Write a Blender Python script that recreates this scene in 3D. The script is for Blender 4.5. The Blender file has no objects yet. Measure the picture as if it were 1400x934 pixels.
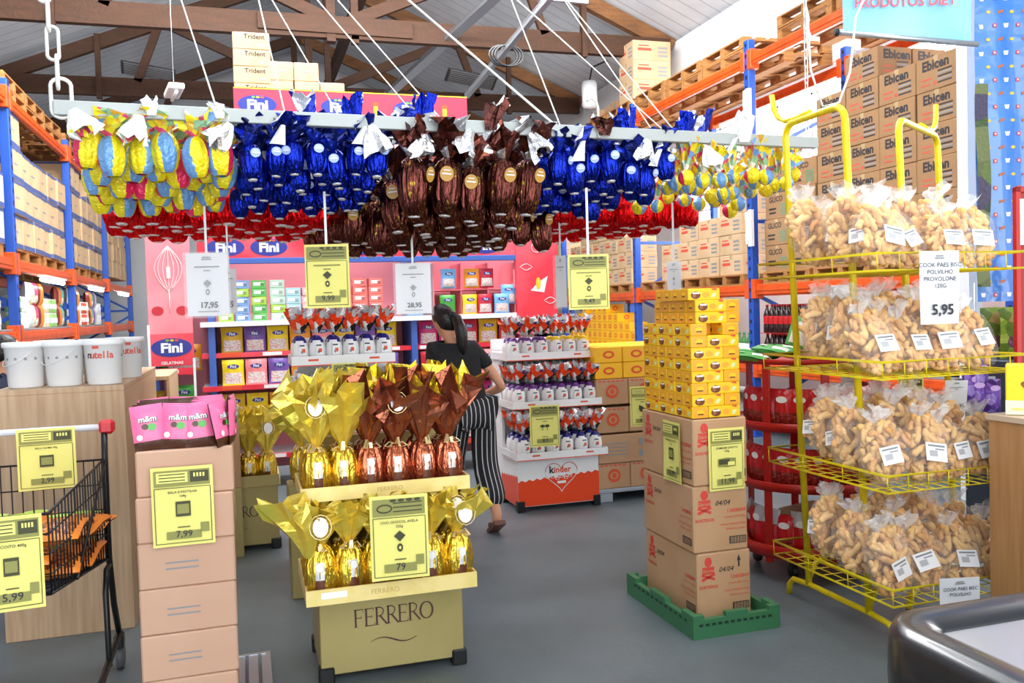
import bpy, math, random
from mathutils import Vector as V, Matrix
random.seed(7)
C = bpy.context.scene.collection
# ------------------------------------------------------------ camera, world, lights, exposure
F_PX, CAM = 1200.0, V((0, 0, 1.55))
_y, _p, _a = math.radians(17), math.radians(-2.15), .03
FW = V((math.sin(_y)*math.cos(_p), math.cos(_y)*math.cos(_p), math.sin(_p)))
_r0 = V((math.cos(_y), -math.sin(_y), 0)); _u0 = _r0.cross(FW)
RT = _r0*math.cos(_a) - _u0*math.sin(_a); UP = _r0*math.sin(_a) + _u0*math.cos(_a)
cd = bpy.data.cameras.new('camera'); cam = bpy.data.objects.new('camera', cd); C.objects.link(cam)
cd.sensor_width = 36; cd.lens = 36*F_PX/1400; cd.clip_start = .05
cam.matrix_world = Matrix(((RT.x, UP.x, -FW.x, 0), (RT.y, UP.y, -FW.y, 0), (RT.z, UP.z, -FW.z, 1.55), (0, 0, 0, 1)))
bpy.context.scene.camera = cam
vs = bpy.context.scene.view_settings
vs.view_transform = 'Standard'; vs.look = 'None'; vs.gamma = 1; vs.use_curve_mapping = False; vs.exposure = 0.58
w = bpy.data.worlds.new('world'); bpy.context.scene.world = w; w.use_nodes = True
w.node_tree.nodes['Background'].inputs[0].default_value = (.9, .95, 1, 1)
w.node_tree.nodes['Background'].inputs[1].default_value = 1.25
def area(name, loc, rot, sx, sy, e, col=(1, 1, 1)):
    l = bpy.data.lights.new(name, 'AREA'); l.shape = 'RECTANGLE'; l.size = sx; l.size_y = sy; l.energy = e; l.color = col
    o = bpy.data.objects.new(name, l); C.objects.link(o); o.location = loc; o.rotation_euler = rot
    return o
area('gate_daylight', (1.5, -2.6, 3.2), (math.radians(72), 0, 0), 7, 3, 130, (.97, .98, 1))
area('overhead_fill_near', (1.2, 3.2, 5.2), (0, 0, 0), 5, 1.2, 90)  # unseen fill light added under the roof, over the near displays
area('overhead_fill_mid', (1.2, 6.8, 5.4), (0, 0, 0), 5, 1.2, 260)  # added overhead fill for the middle of the hall, kept above the view
area('overhead_fill_far', (.6, 9.2, 5.45), (math.radians(20), 0, 0), 5, .8, 190)  # unseen area fill, added to reach the far displays from above
area('side_window_daylight', (8.3, 8, 3.5), (0, math.radians(98), 0), 2.4, 9, 110, (.95, .98, 1))
area('roof_fill', (1.3, 7.4, 5.5), (math.radians(122), 0, 0), 7, .8, 620)  # added mid-air fill out of view, brightens the far roof and trusses
area('low_rear_fill', (1.5, -3.4, .6), (math.radians(128), 0, 0), 8, 2, 160, (.97, .98, 1))  # upward fill added behind the camera to lift the roof
bpy.context.scene.cycles.max_bounces = 8
bpy.context.scene.cycles.transparent_max_bounces = 16
# ------------------------------------------------------------ helpers
def W(px, py, d): return CAM + (FW + RT*((px-700)/F_PX) + UP*((467-py)/F_PX))*d
def G(px, py, z=0):
    r = FW + RT*((px-700)/F_PX) + UP*((467-py)/F_PX); return CAM + r*((z-1.55)/r.z)
def PX(px, py, X):
    r = FW + RT*((px-700)/F_PX) + UP*((467-py)/F_PX); return CAM + r*(X/r.x)
def PY(px, py, Y):
    r = FW + RT*((px-700)/F_PX) + UP*((467-py)/F_PX); return CAM + r*(Y/r.y)
R = math.radians
def rnd(a, b): return random.uniform(a, b)
MATS = {}
def srgb(h):
    if isinstance(h, str):
        c = [int(h[i:i+2], 16)/255 for i in (0, 2, 4)]
        return tuple(x/12.92 if x <= .04045 else ((x+.055)/1.055)**2.4 for x in c)
    return h
def mat(name, col, rough=.5, metal=0., bump=None, var=None, emit=0, alpha=1., spec=.5, coat=0, inner=None, trans=0):
    """bump=(scale, strength, distance); var=(scale, second colour, lo, hi, (sx,sy,sz)) mixes a second colour by noise; inner = colour of the back of the sheet"""
    if name in MATS: return MATS[name]
    m = bpy.data.materials.new(name); m.use_nodes = True; N = m.node_tree.nodes; L = m.node_tree.links
    b = N['Principled BSDF']; col = srgb(col)
    b.inputs['Base Color'].default_value = (*col, 1); b.inputs['Roughness'].default_value = rough; b.inputs['Metallic'].default_value = metal
    b.inputs['Specular IOR Level'].default_value = spec; b.inputs['Coat Weight'].default_value = coat; b.inputs['Alpha'].default_value = alpha
    b.inputs['Transmission Weight'].default_value = trans
    if emit:
        b.inputs['Emission Color'].default_value = (*col, 1); b.inputs['Emission Strength'].default_value = emit
    tc = N.new('ShaderNodeTexCoord')
    last = None
    if var:
        mp = N.new('ShaderNodeMapping'); L.new(tc.outputs['Object'], mp.inputs[0]); mp.inputs['Scale'].default_value = var[4] if len(var) > 4 else (1, 1, 1)
        n = N.new('ShaderNodeTexNoise'); n.inputs['Scale'].default_value = var[0]; n.inputs['Detail'].default_value = 4; L.new(mp.outputs[0], n.inputs[0])
        r = N.new('ShaderNodeValToRGB'); r.color_ramp.elements[0].position = var[2]; r.color_ramp.elements[1].position = var[3]
        r.color_ramp.elements[0].color = (*col, 1); r.color_ramp.elements[1].color = (*srgb(var[1]), 1)
        L.new(n.outputs['Fac'], r.inputs[0]); last = r.outputs[0]
    if inner:
        g = N.new('ShaderNodeNewGeometry'); mx = N.new('ShaderNodeMix'); mx.data_type = 'RGBA'
        mx.inputs['A'].default_value = (*col, 1); mx.inputs['B'].default_value = (*srgb(inner), 1)
        if last: L.new(last, mx.inputs['A'])
        L.new(g.outputs['Backfacing'], mx.inputs['Factor']); last = mx.outputs['Result']
    if last: L.new(last, b.inputs['Base Color'])
    if bump:
        n = N.new('ShaderNodeTexNoise'); n.inputs['Scale'].default_value = bump[0]; n.inputs['Detail'].default_value = 3; mq = N.new('ShaderNodeMapping'); mq.inputs['Scale'].default_value = bump[3] if len(bump) > 3 else (1, 1, 1); L.new(tc.outputs['Object'], mq.inputs[0]); L.new(mq.outputs[0], n.inputs[0])
        bp = N.new('ShaderNodeBump'); bp.inputs['Strength'].default_value = bump[1]; bp.inputs['Distance'].default_value = bump[2] if len(bump) > 2 else .01
        L.new(n.outputs['Fac'], bp.inputs['Height']); L.new(bp.outputs[0], b.inputs['Normal'])
    MATS[name] = m
    return m
def foil(name, col, inner='d8d8da', rough=.24, metal=.85, bs=45, var=None, streak=None): return mat(name, col, rough, metal, bump=(bs, .55, .012) if not streak else (bs, .9, .02, (1, 1, streak)), inner=inner, var=var)
def patchwork(name, cols, scale=22, rough=.3, metal=.15, inner='f4f4f4'):
    if name in MATS: return MATS[name]
    m = mat(name, cols[0], rough, metal, bump=(40, .5, .01)); N = m.node_tree.nodes; L = m.node_tree.links; b = N['Principled BSDF']
    tc = [n for n in N if n.type == 'TEX_COORD'][0]
    v = N.new('ShaderNodeTexVoronoi'); v.inputs['Scale'].default_value = scale; L.new(tc.outputs['Object'], v.inputs[0])
    s = N.new('ShaderNodeSeparateColor'); L.new(v.outputs['Color'], s.inputs[0])
    r = N.new('ShaderNodeValToRGB'); r.color_ramp.interpolation = 'CONSTANT'
    for i, c in enumerate(cols):
        e = r.color_ramp.elements[i] if i < 2 else r.color_ramp.elements.new(i/len(cols))
        e.position = i/len(cols); e.color = (*srgb(c), 1)
    L.new(s.outputs[0], r.inputs[0]); last = r.outputs[0]
    if inner:
        g = N.new('ShaderNodeNewGeometry'); mx = N.new('ShaderNodeMix'); mx.data_type = 'RGBA'; mx.inputs['B'].default_value = (*srgb(inner), 1)
        L.new(last, mx.inputs['A']); L.new(g.outputs['Backfacing'], mx.inputs['Factor']); last = mx.outputs['Result']
    L.new(last, b.inputs['Base Color'])
    return m
TXT = {}
def text_geo(s, bold=False, shear=0):
    k = (s, bold, shear)
    if k in TXT: return TXT[k]
    c = bpy.data.curves.new('t', 'FONT'); c.body = s; c.resolution_u = 2; c.size = 1; c.shear = shear
    if bold: c.offset = bold if isinstance(bold, float) else .025
    o = bpy.data.objects.new('t', c); C.objects.link(o)
    me = bpy.data.meshes.new_from_object(o)
    vs_ = [(v.co.x, v.co.y) for v in me.vertices]; fs = [tuple(p.vertices) for p in me.polygons]
    bpy.data.objects.remove(o); bpy.data.meshes.remove(me); bpy.data.curves.remove(c)
    w_ = max((v[0] for v in vs_), default=1); TXT[k] = (vs_, fs, w_)
    return TXT[k]
class MB:
    def __init__(s): s.v = []; s.f = []; s.m = []; s.sm = []; s.ms = []; s.T = Matrix()
    def mi(s, m):
        if m not in s.ms: s.ms.append(m)
        return s.ms.index(m)
    def pt(s, p): s.v.append(tuple(s.T @ V(p))); return len(s.v)-1
    def face(s, idx, m, smooth=False): s.f.append(tuple(idx)); s.m.append(s.mi(m)); s.sm.append(smooth)
    def poly(s, pts, m): s.face([s.pt(p) for p in pts], m)
    def box(s, x0, x1, y0, y1, z0, z1, m, b=0):
        if x0 > x1: x0, x1 = x1, x0
        if y0 > y1: y0, y1 = y1, y0
        if z0 > z1: z0, z1 = z1, z0
        if not b:
            i = [s.pt((x, y, z)) for z in (z0, z1) for y in (y0, y1) for x in (x0, x1)]
            for q in ((0, 2, 3, 1), (4, 5, 7, 6), (0, 1, 5, 4), (2, 6, 7, 3), (0, 4, 6, 2), (1, 3, 7, 5)): s.face([i[k] for k in q], m)
            return
        c = ((x0+x1)/2, (y0+y1)/2, (z0+z1)/2); h = ((x1-x0)/2, (y1-y0)/2, (z1-z0)/2); b = min(b, *[q*.9 for q in h])
        P = {}
        for sx in (-1, 1):
            for sy in (-1, 1):
                for sz in (-1, 1):
                    for ax in range(3):
                        o = [sx*(h[0]-b), sy*(h[1]-b), sz*(h[2]-b)]; o[ax] = (sx, sy, sz)[ax]*h[ax]
                        P[(sx, sy, sz, ax)] = s.pt((c[0]+o[0], c[1]+o[1], c[2]+o[2]))
        def K(ax, sg, u, v):
            k = [0, 0, 0]; k[ax] = sg; k[(ax+1) % 3] = u; k[(ax+2) % 3] = v; return tuple(k)
        for ax in range(3):
            for sg in (-1, 1):
                q = [P[K(ax, sg, u, v)+(ax,)] for u, v in ((-1, -1), (1, -1), (1, 1), (-1, 1))]
                s.face(q if sg > 0 else q[::-1], m)
        for ax in range(3):
            a1, a2 = (ax+1) % 3, (ax+2) % 3
            for s1 in (-1, 1):
                for s2 in (-1, 1):
                    def k(t): z = [0, 0, 0]; z[ax] = t; z[a1] = s1; z[a2] = s2; return tuple(z)
                    q = [P[k(-1)+(a1,)], P[k(1)+(a1,)], P[k(1)+(a2,)], P[k(-1)+(a2,)]]
                    s.face(q if s1*s2 < 0 else q[::-1], m)
        for sx in (-1, 1):
            for sy in (-1, 1):
                for sz in (-1, 1):
                    q = [P[(sx, sy, sz, a)] for a in range(3)]
                    s.face(q if sx*sy*sz > 0 else q[::-1], m)
    def grid(s, fn, nu, nv, m, closeu=False, smooth=True, mf=None):
        i0 = len(s.v)
        for j in range(nv+1):
            for i in range(nu if closeu else nu+1): s.pt(fn(i/nu, j/nv))
        w_ = nu if closeu else nu+1
        for j in range(nv):
            for i in range(nu):
                a = i0+j*w_+i; b_ = i0+j*w_+(i+1) % w_
                s.face((a, b_, b_+w_, a+w_), mf((i+.5)/nu, (j+.5)/nv) if mf else m, smooth)
    def lathe(s, prof, n, m, mod=None, caps=True, smooth=True, mf=None, c=(0, 0)):
        i0 = len(s.v)
        for j, (r, z) in enumerate(prof):
            for i in range(n):
                th = 2*math.pi*i/n; k = mod(th, j/(len(prof)-1)) if mod else 1
                s.pt((c[0]+r*k*math.cos(th), c[1]+r*k*math.sin(th), z))
        for j in range(len(prof)-1):
            for i in range(n):
                a = i0+j*n+i; b_ = i0+j*n+(i+1) % n
                s.face((a, b_, b_+n, a+n), mf((i+.5)/n, (j+.5)/(len(prof)-1)) if mf else m, smooth)
        if caps:
            s.face([i0+i for i in range(n)][::-1], m)
            s.face([i0+(len(prof)-1)*n+i for i in range(n)], m)
    def tube(s, pts, r, m, n=8, closed=False, smooth=True):
        P = [V(p) for p in pts]; k = len(P); rr = r if isinstance(r, (list, tuple)) else [r]*k
        i0 = len(s.v); nrm = None
        for i in range(k):
            if closed: t = (P[(i+1) % k]-P[i-1])
            else: t = P[min(i+1, k-1)]-P[max(i-1, 0)]
            t.normalize()
            if nrm is None:
                nrm = t.cross(V((0, 0, 1)) if abs(t.z) < .9 else V((1, 0, 0))).normalized()
            else:
                nrm = (nrm - t*nrm.dot(t)).normalized()
            b_ = t.cross(nrm)
            for q in range(n):
                a = 2*math.pi*q/n; s.pt(P[i] + (nrm*math.cos(a)+b_*math.sin(a))*rr[i])
        for i in range(k if closed else k-1):
            for q in range(n):
                a = i0+i*n+q; b2 = i0+i*n+(q+1) % n; c = i0+((i+1) % k)*n+q; d = i0+((i+1) % k)*n+(q+1) % n
                s.face((a, b2, d, c), m, smooth)
        if not closed:
            s.face([i0+q for q in range(n)][::-1], m); s.face([i0+(k-1)*n+q for q in range(n)], m)
    def bar(s, a, b, w_, h, m):
        """rectangular bar from a to b, w_ wide, h high"""
        a, b = V(a), V(b); t = (b-a).normalized()
        side = t.cross(V((0, 0, 1))); side = side.normalized() if side.length > 1e-4 else V((1, 0, 0))
        up = side.cross(t)
        i = [s.pt(p+side*(x*w_/2)+up*(y*h/2)) for p in (a, b) for x, y in ((-1, -1), (1, -1), (1, 1), (-1, 1))]
        for q in ((0, 1, 2, 3), (7, 6, 5, 4), (0, 4, 5, 1), (1, 5, 6, 2), (2, 6, 7, 3), (3, 7, 4, 0)): s.face([i[k] for k in q], m)
    def text(s, t, size, o, u, v, m, bold=False, align='l', shear=0, off=0.0008, sx=1):
        """letters in the plane of u (along) and v (up), lifted along u x v"""
        u, v, o = V(u).normalized(), V(v).normalized(), V(o); n = u.cross(v)
        g, fs, w_ = text_geo(t, bold, shear); x0 = {'l': 0, 'c': -w_/2, 'r': -w_}[align]
        i0 = len(s.v)
        for x, y in g: s.pt(o+u*((x+x0)*size*sx)+v*(y*size)+n*off)
        for f in fs: s.face([i0+k for k in f], m)
    def disc2(s, o, u, v, rx, ry, m, n=20, off=.0006):
        u, v, o = V(u).normalized(), V(v).normalized(), V(o); nn = u.cross(v)
        s.poly([o+u*(rx*math.cos(2*math.pi*i/n))+v*(ry*math.sin(2*math.pi*i/n))+nn*off for i in range(n)], m)
    def quad(s, o, u, v, w_, h, m, off=.0006):
        """rectangle centred at o"""
        u, v, o = V(u).normalized(), V(v).normalized(), V(o); nn = u.cross(v)*off
        s.poly([o-u*(w_/2)-v*(h/2)+nn, o+u*(w_/2)-v*(h/2)+nn, o+u*(w_/2)+v*(h/2)+nn, o-u*(w_/2)+v*(h/2)+nn], m)
    def mesh(s, name):
        me = bpy.data.meshes.new(name); me.from_pydata(s.v, [], s.f)
        for m in s.ms: me.materials.append(m)
        me.polygons.foreach_set('material_index', s.m); me.polygons.foreach_set('use_smooth', s.sm); me.update()
        return me
def ob(name, data, parent=None, loc=(0, 0, 0), rz=0):
    if isinstance(data, MB): data = data.mesh(name)
    o = bpy.data.objects.new(name, data); C.objects.link(o); o.parent = parent; o.location = loc
    if rz: o.rotation_euler = (0, 0, rz)
    return o
def tag(o, label=None, cat=None, group=None, kind=None):
    if label: o['label'] = label
    if cat: o['category'] = cat
    if group: o['group'] = group
    if kind: o['kind'] = kind
    return o
def thing(name, label, cat, loc=(0, 0, 0), rz=0, group=None): return tag(ob(name, None, None, loc, rz), label, cat, group)
def struct(name, mb): return tag(ob(name, mb), kind='structure')
KIDS = {}
def part(name, mb, parent, label=None, loc=(0, 0, 0), rz=0):
    o = ob(name, mb, parent, loc, rz); KIDS.setdefault(parent.name, []).append(o)
    if label: o['label'] = label
    return o
def dup(root, loc, rz=0, label=None, group=None, tilt=(0, 0), sc=None):
    r = root.copy(); C.objects.link(r); r.location = loc; r.rotation_euler = (tilt[0], tilt[1], rz)
    if sc: r.scale = sc if isinstance(sc, tuple) else (sc, sc, sc)
    if label: r['label'] = label
    if group: r['group'] = group
    for ch in KIDS.get(root.name, []):
        c = ch.copy(); C.objects.link(c); c.parent = r
        for g in KIDS.get(ch.name, []):
            d = g.copy(); C.objects.link(d); d.parent = c
    return r
class Proto:
    """first placing uses the thing itself, the next ones are copies"""
    def __init__(s, root): s.r = root; s.used = False
    def put(s, loc, rz=0, label=None, group=None, tilt=(0, 0), sc=None):
        if s.used: return dup(s.r, loc, rz, label, group, tilt, sc)
        s.used = True; o = s.r; o.location = loc; o.rotation_euler = (tilt[0], tilt[1], rz)
        if sc: o.scale = sc if isinstance(sc, tuple) else (sc, sc, sc)
        if label: o['label'] = label
        if group: o['group'] = group
        return o
_o = 'first second third fourth fifth sixth seventh eighth ninth tenth eleventh twelfth thirteenth fourteenth fifteenth sixteenth seventeenth eighteenth nineteenth'.split()
def nth(i):
    if i < 19: return _o[i]
    i += 1; t = {20: 'twent', 30: 'thirt', 40: 'fort', 50: 'fift'}[i//10*10]
    return t+'ieth' if i % 10 == 0 else t+'y-'+_o[i % 10-1]
X_, Y_, Z_ = V((1, 0, 0)), V((0, 1, 0)), V((0, 0, 1))
# common materials
WHITE = mat('white_paint', 'eceeee', .4); BLACK = mat('black_plastic', '131315', .35); INK = mat('dark_ink', '2a2a2e', .6)
GREY = mat('grey_print', '8a8c8e', .6); KRAFT = mat('kraft_cardboard', 'bd9670', .75, bump=(9, .15, .02), var=(3, 'b58c64', .4, .65))
KRAFT2 = mat('pale_cardboard', 'cdae88', .75, bump=(9, .15, .02), var=(3, 'c2a078', .4, .65))
KRAFT3 = mat('pinkish_cardboard', 'c9a48b', .75, bump=(9, .1, .02), var=(2, 'c29a80', .4, .65))
TAPE = mat('packing_tape', 'c9b083', .25, alpha=.75); REDINK = mat('red_ink', 'd2503c', .6); ORANGEP = mat('orange_steel', 'e4581a', .4, .1, var=(8, 'c94c16', .45, .7))
BLUEP = mat('blue_steel', '2352b0', .4, .1); WOOD = mat('pallet_wood', 'b27c44', .8, var=(4, '94632f', .35, .7, (1, 8, 8)))
STEEL = mat('galvanised_steel', 'b9bec4', .35, .8); TUBE = mat('lit_tube', (1, 1, 1), .5, emit=9)
# ------------------------------------------------------------ the building
fl = mat('floor_concrete', '596266', .42, bump=(30, .12, .01), var=(2.2, '667074', .3, .7))
m = MB(); m.box(-6, 9, -4, 24, -.1, 0, fl); struct('floor', m)
def roof_mat():
    m = mat('roof_sheet', 'd4dae0', .55, var=(2, 'c4ccd4', .4, .7)); N = m.node_tree.nodes; L = m.node_tree.links; b = N['Principled BSDF']
    tc = [n for n in N if n.type == 'TEX_COORD'][0]
    wv = N.new('ShaderNodeTexWave'); wv.bands_direction = 'Y'; wv.inputs['Scale'].default_value = 1.1; wv.wave_profile = 'SAW'; L.new(tc.outputs['Object'], wv.inputs[0])
    r = N.new('ShaderNodeValToRGB'); r.color_ramp.elements[0].position = .9; r.color_ramp.elements[1].position = .97
    r.color_ramp.elements[0].color = (0, 0, 0, 1); r.color_ramp.elements[1].color = (1, 1, 1, 1); L.new(wv.outputs['Fac'], r.inputs[0])
    mx = N.new('ShaderNodeMix'); mx.data_type = 'RGBA'; mx.inputs['B'].default_value = (.33, .36, .4, 1)
    src = b.inputs['Base Color'].links[0].from_socket; L.new(src, mx.inputs['A']); L.new(r.outputs[0], mx.inputs['Factor']); L.new(mx.outputs['Result'], b.inputs['Base Color'])
    return m
roof = roof_mat()
XC, ZT, ZA, XL, XR = 1.45, 5.5, 7.7, -3.9, 6.6
m = MB()
m.poly([(XL-1, -4, ZT-.1), (XC, -4, ZA+.25), (XC, 22, ZA+.25), (XL-1, 22, ZT-.1)], roof)
m.poly([(XC, -4, ZA+.25), (XR+.1, -4, ZT+.12), (XR+.1, 22, ZT+.12), (XC, 22, ZA+.25)], roof)
m.poly([(XR+.1, -4, ZT+.12), (8.6, -4, 5.0), (8.6, 22, 5.0), (XR+.1, 22, ZT+.12)], roof)
struct('ceiling', m)
wallw = mat('white_wall', 'dfe2e4', .7, bump=(15, .08, .01), var=(1.2, 'd2d6d8', .4, .7)); wallg = mat('grey_wall', 'c3c5c8', .7, var=(1, 'b3b6ba', .4, .7))
m = MB(); m.box(XL-1.1, XL-1, -4, 22, 0, 5.4, wallg); struct('wall_left', m)
m = MB(); m.box(XL-1, 8.6, 22, 22.1, 0, 8, wallg); struct('wall_back', m)
m = MB(); m.box(8.5, 8.6, -4, 22, 0, 1.9, wallw); m.box(8.5, 8.6, 16, 22, 1.9, 5.05, wallw); m.box(8.5, 8.6, -4, 3.5, 1.9, 5.05, wallw); m.box(8.5, 8.6, 3.5, 16, 4.85, 5.05, wallw); struct('wall_right', m)
m = MB(); m.box(6.6, 6.7, 4.0, 22, 5.02, 5.62, wallw); m.box(6.58, 6.74, 4.0, 22, 5.0, 5.06, wallw); struct('trim_1', m)
# bright window band behind the tall rack
pane = mat('daylit_pane', (1, 1, 1), .4, emit=4.5); mull = mat('window_frame_white', 'e9ecef', .4)
m = MB(); m.box(8.5, 8.53, 3.5, 16, 1.9, 4.85, pane)
for k in range(14): m.box(8.46, 8.5, 3.5+k*.9-.02, 3.5+k*.9+.02, 1.9, 4.85, mull)
for k in range(5): m.box(8.46, 8.5, 3.5, 16, 1.9+k*.7-.015, 1.9+k*.7+.015, mull)
struct('window_1', m)
m = MB(); m.box(5.16, 5.27, 5.24, 5.34, 0, 5.4, wallw); struct('trim_2', m)
# timber trusses
tw = mat('old_timber', '4a2c18', .75, bump=(20, .5, .02), var=(5, '3f2614', .35, .7, (.6, 4, 4)))
tw2 = mat('old_timber_pale', '80552e', .75, bump=(20, .5, .02), var=(5, '5d3b1e', .35, .7, (.6, 4, 4)))
def truss(Y, nm, lab):
    t = thing('roof_truss', lab, 'truss', (0, Y, 0), 0, 'timber roof trusses')
    def mk(name, a, b, w_, h, mt):
        q = MB(); q.bar(a, b, w_, h, mt); part(name, q, t)
    mk('bottom_chord', (XL+.2, 0, ZT), (XR-.1, 0, ZT), .12, .3, tw)
    mk('rafter', (XL+.1, -.01, ZT+.05), (XC, -.01, ZA), .12, .22, tw); mk('rafter', (XC, .01, ZA), (XR-.05, .01, ZT+.05), .12, .22, tw2)
    mk('king_post', (XC-.13, 0, ZT-.2), (XC-.13, 0, ZA-.1), .12, .16, tw); mk('king_post', (XC+.2, 0, ZT-.2), (XC+.2, 0, ZA-.15), .1, .12, tw)
    for sg in (-1, 1):
        mk('strut', (XC+sg*.15, -.02, ZT+.1), (XC+sg*2.6, -.02, ZT+1.15), .09, .16, tw)
        mk('strut', (XC+sg*2.6, -.02, ZT+1.15), (XC+sg*3.0, -.02, ZT+.1), .08, .13, tw)
        mk('hanger', (XC+sg*3.6, -.07, ZT-.22), (XC+sg*3.6, -.07, ZT+.85), .08, .1, tw)
    mk('splice_board', (XC-1.1, -.09, ZT+.02), (XC+1.0, -.09, ZT+.0), .05, .22, tw)
truss(12.45, '', 'old dark timber roof truss closest to the sweets displays'); truss(16.3, '', 'old dark timber roof truss one bay further back'); truss(20.2, '', 'old dark timber roof truss against the back wall')
m = MB(); m.bar((2.0, 4, 6.6), (2.0, 21.8, 6.6), .12, .26, tw); tag(ob('ridge_purlin', m), 'dark timber beam running lengthwise under the roof between trusses', 'beam')
for (a, b, lab) in ((W(684, -10, 10.9), W(520, 140, 15.9), 'wide galvanised cable tray running lengthwise under the roof'), (W(756, -8, 8.5), W(638, 132, 12), 'narrow galvanised conduit hanging below the roof with coiled cable')):
    m = MB(); m.bar(a, b, .16 if 'wide' in lab else .06, .05, STEEL); m.bar(V(a)+V((0, 0, .03)), V(b)+V((0, 0, .03)), .18 if 'wide' in lab else .07, .01, STEEL); tag(ob('cable_tray', m), lab, 'cable tray')
m = MB(); m.bar((-3.2, 9.8, 5.25), (4.1, 9.9, 5.2), .05, .06, STEEL); m.bar((-3.2, 9.8, 5.29), (4.1, 9.9, 5.24), .08, .01, STEEL); tag(ob('strip_channel', m), 'long galvanised strip channel crossing in front of the closest truss', 'channel')
m = MB()
for k in range(3):
    c = W(688+k*4, 76, 10.05); m.tube([c+V((math.cos(a)*.17, 0, math.sin(a)*.12)) for a in [i*math.pi/8 for i in range(16)]], .012, BLACK, 6, True)
tag(ob('cable_coil', m), 'coil of black cable hung on the conduit under the roof', 'cable')
def fixture(px, py, d, lab, wd=.5, rot=0):
    c = W(px, py, d); t = thing('strip_light', lab, 'light', c, rot)
    m = MB(); m.box(-wd/2, wd/2, -.08, .08, 0, .06, WHITE, .01); part('housing', m, t)
    m = MB(); m.tube([(-wd/2+.03, 0, -.025), (wd/2-.03, 0, -.025)], .018, TUBE if 'lit' in lab else WHITE); part('tube', m, t)
    m = MB(); m.tube([(0, 0, .06), (0, 0, 2.0)], .004, STEEL, 5); part('hanger_rod', m, t)
fixture(238, 128, 9.5, 'small white strip light fitting above the yellow eggs', .5, R(100))
dk = mat('dark_grille', '3c3c3e', .5)
for px, py, lab in ((203, 98, 'dark ceiling vent above the yellow printed eggs'), (644, 108, 'dark ceiling vent above the brown foil eggs')):
    c = W(px, py, 15.5); m = MB()
    m.T = Matrix.Translation(c) @ Matrix.Rotation(.15, 4, 'Y') @ Matrix.Rotation(1.0, 4, 'X')
    m.box(-.45, .45, -.02, .02, -.15, .15, dk, .01)
    for k in range(7): m.box(-.4, .4, -.03, -.02, -.12+k*.04, -.105+k*.04, GREY)
    tag(ob('ceiling_vent', m), lab, 'vent')
m = MB(); c = W(806, 130, 15); m.lathe([(.001, .24), (.11, .23), (.13, .18), (.13, -.18), (.1, -.23), (.001, -.24)], 20, WHITE, caps=False); m.tube([(0, 0, .2), (.1, .1, .5), (.9, .4, .9)], .015, BLACK, 6)
tag(ob('wall_siren', m, None, c), 'small white drum shaped device on the far wall by the ceiling', 'device')
# ------------------------------------------------------------ pallet racks
def rack(name, lab, Xf, Xb, ys, levels, ztop, flip):
    """front face at Xf; uprights at ys; beams at levels"""
    t = thing(name, lab, 'rack', (0, 0, 0)); s = 1 if Xb > Xf else -1
    for y in ys:
        m = MB()
        for x in (Xf, Xb):
            m.box(x-.045, x+.045, y-.05, y+.05, 0, ztop, BLUEP, .006)
            for k in range(int(ztop/.12)): m.box(x-s*.047-.002, x-s*.047+.002, y-.012, y+.012, .1+k*.12, .14+k*.12, BLACK)
        z = .3; k = 0
        while z < ztop-.7:
            a, b = (Xf, Xb) if k % 2 == 0 else (Xb, Xf); m.bar((a, y, z), (b, y, z+.62), .03, .04, BLUEP); m.bar((Xf, y, z), (Xb, y, z), .03, .04, BLUEP); z += .72; k += 1
        m.box(Xf-.08, Xf+.08, y-.08, y+.08, 0, .012, BLUEP)
        part('upright_frame', m, t, 'blue upright frame with bracing')
    for z in levels:
        for i in range(len(ys)-1):
            for x in (Xf-s*.0, Xb):
                m = MB(); a, b = ys[i]+.05, ys[i+1]-.05
                m.box(x-.03, x+.03, a, b, z-.12, z, ORANGEP, .008); m.box(x-s*.034-.004, x-s*.034+.004, a, b, z-.075, z-.045, ORANGEP)
                for yy, e in ((a, 1), (b, -1)): m.box(x-.055, x+.055, yy-.02 if e > 0 else yy-.06, yy+.06 if e > 0 else yy+.02, z-.16, z+.06, ORANGEP, .004)
                part('beam', m, t, 'orange steel beam')
    return t
LX0, LX1 = -2.2, -3.3; LYS = [3.6, 6.75, 9.95, 13.15, 16.35, 19.6]
RACK1 = rack('pallet_rack', 'blue and orange pallet rack behind the wooden counter with white buckets', LX0, LX1, LYS[1:], [1.47, 2.2, 3.86], 4.0, 0)
RX0, RX1 = 5.6, 6.9; RYS = [5.25, 8.8, 11.88, 14.96, 18.0]
RACK2 = rack('pallet_rack', 'blue and orange pallet rack carrying the tall carton stacks by the windows', RX0, RX1, RYS, [.84, 1.74, 4.32], 4.5, 0)
# pallets
def pallet_mesh():
    m = MB()
    for i in range(7): m.box(-.5+i*.15, -.4+i*.15, -.6, .6, .112, .132, WOOD, .003)
    for y in (-.55, 0, .55): m.box(-.5, .5, y-.05, y+.05, .092, .112, WOOD)
    for x in (-.44, 0, .44):
        for y in (-.54, 0, .54): m.box(x-.06, x+.06, y-.06, y+.06, .02, .092, WOOD, .004)
        m.box(x-.06, x+.06, -.6, .6, 0, .02, WOOD)
    return m.mesh('wooden_pallet')
pm = pallet_mesh()
def pallet(x, y, z, lab, group, rz=0, sc=(1, 1, 1)):
    o = tag(ob('wooden_pallet', pm, None, (x, y, z), rz), lab, 'pallet', group); o.scale = sc; return o
for bi in range(1, 4):
    for k in range(2):
        y = LYS[bi+1]-2.35+k*1.5
        pallet(-2.75, y, 2.2, '%s wooden pallet from the front on the lit level of the bucket-side rack' % nth((bi-1)*2+k), 'pallets on the lit rack level', 0, (1.05, 1.1, 1))
k = 0
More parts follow.
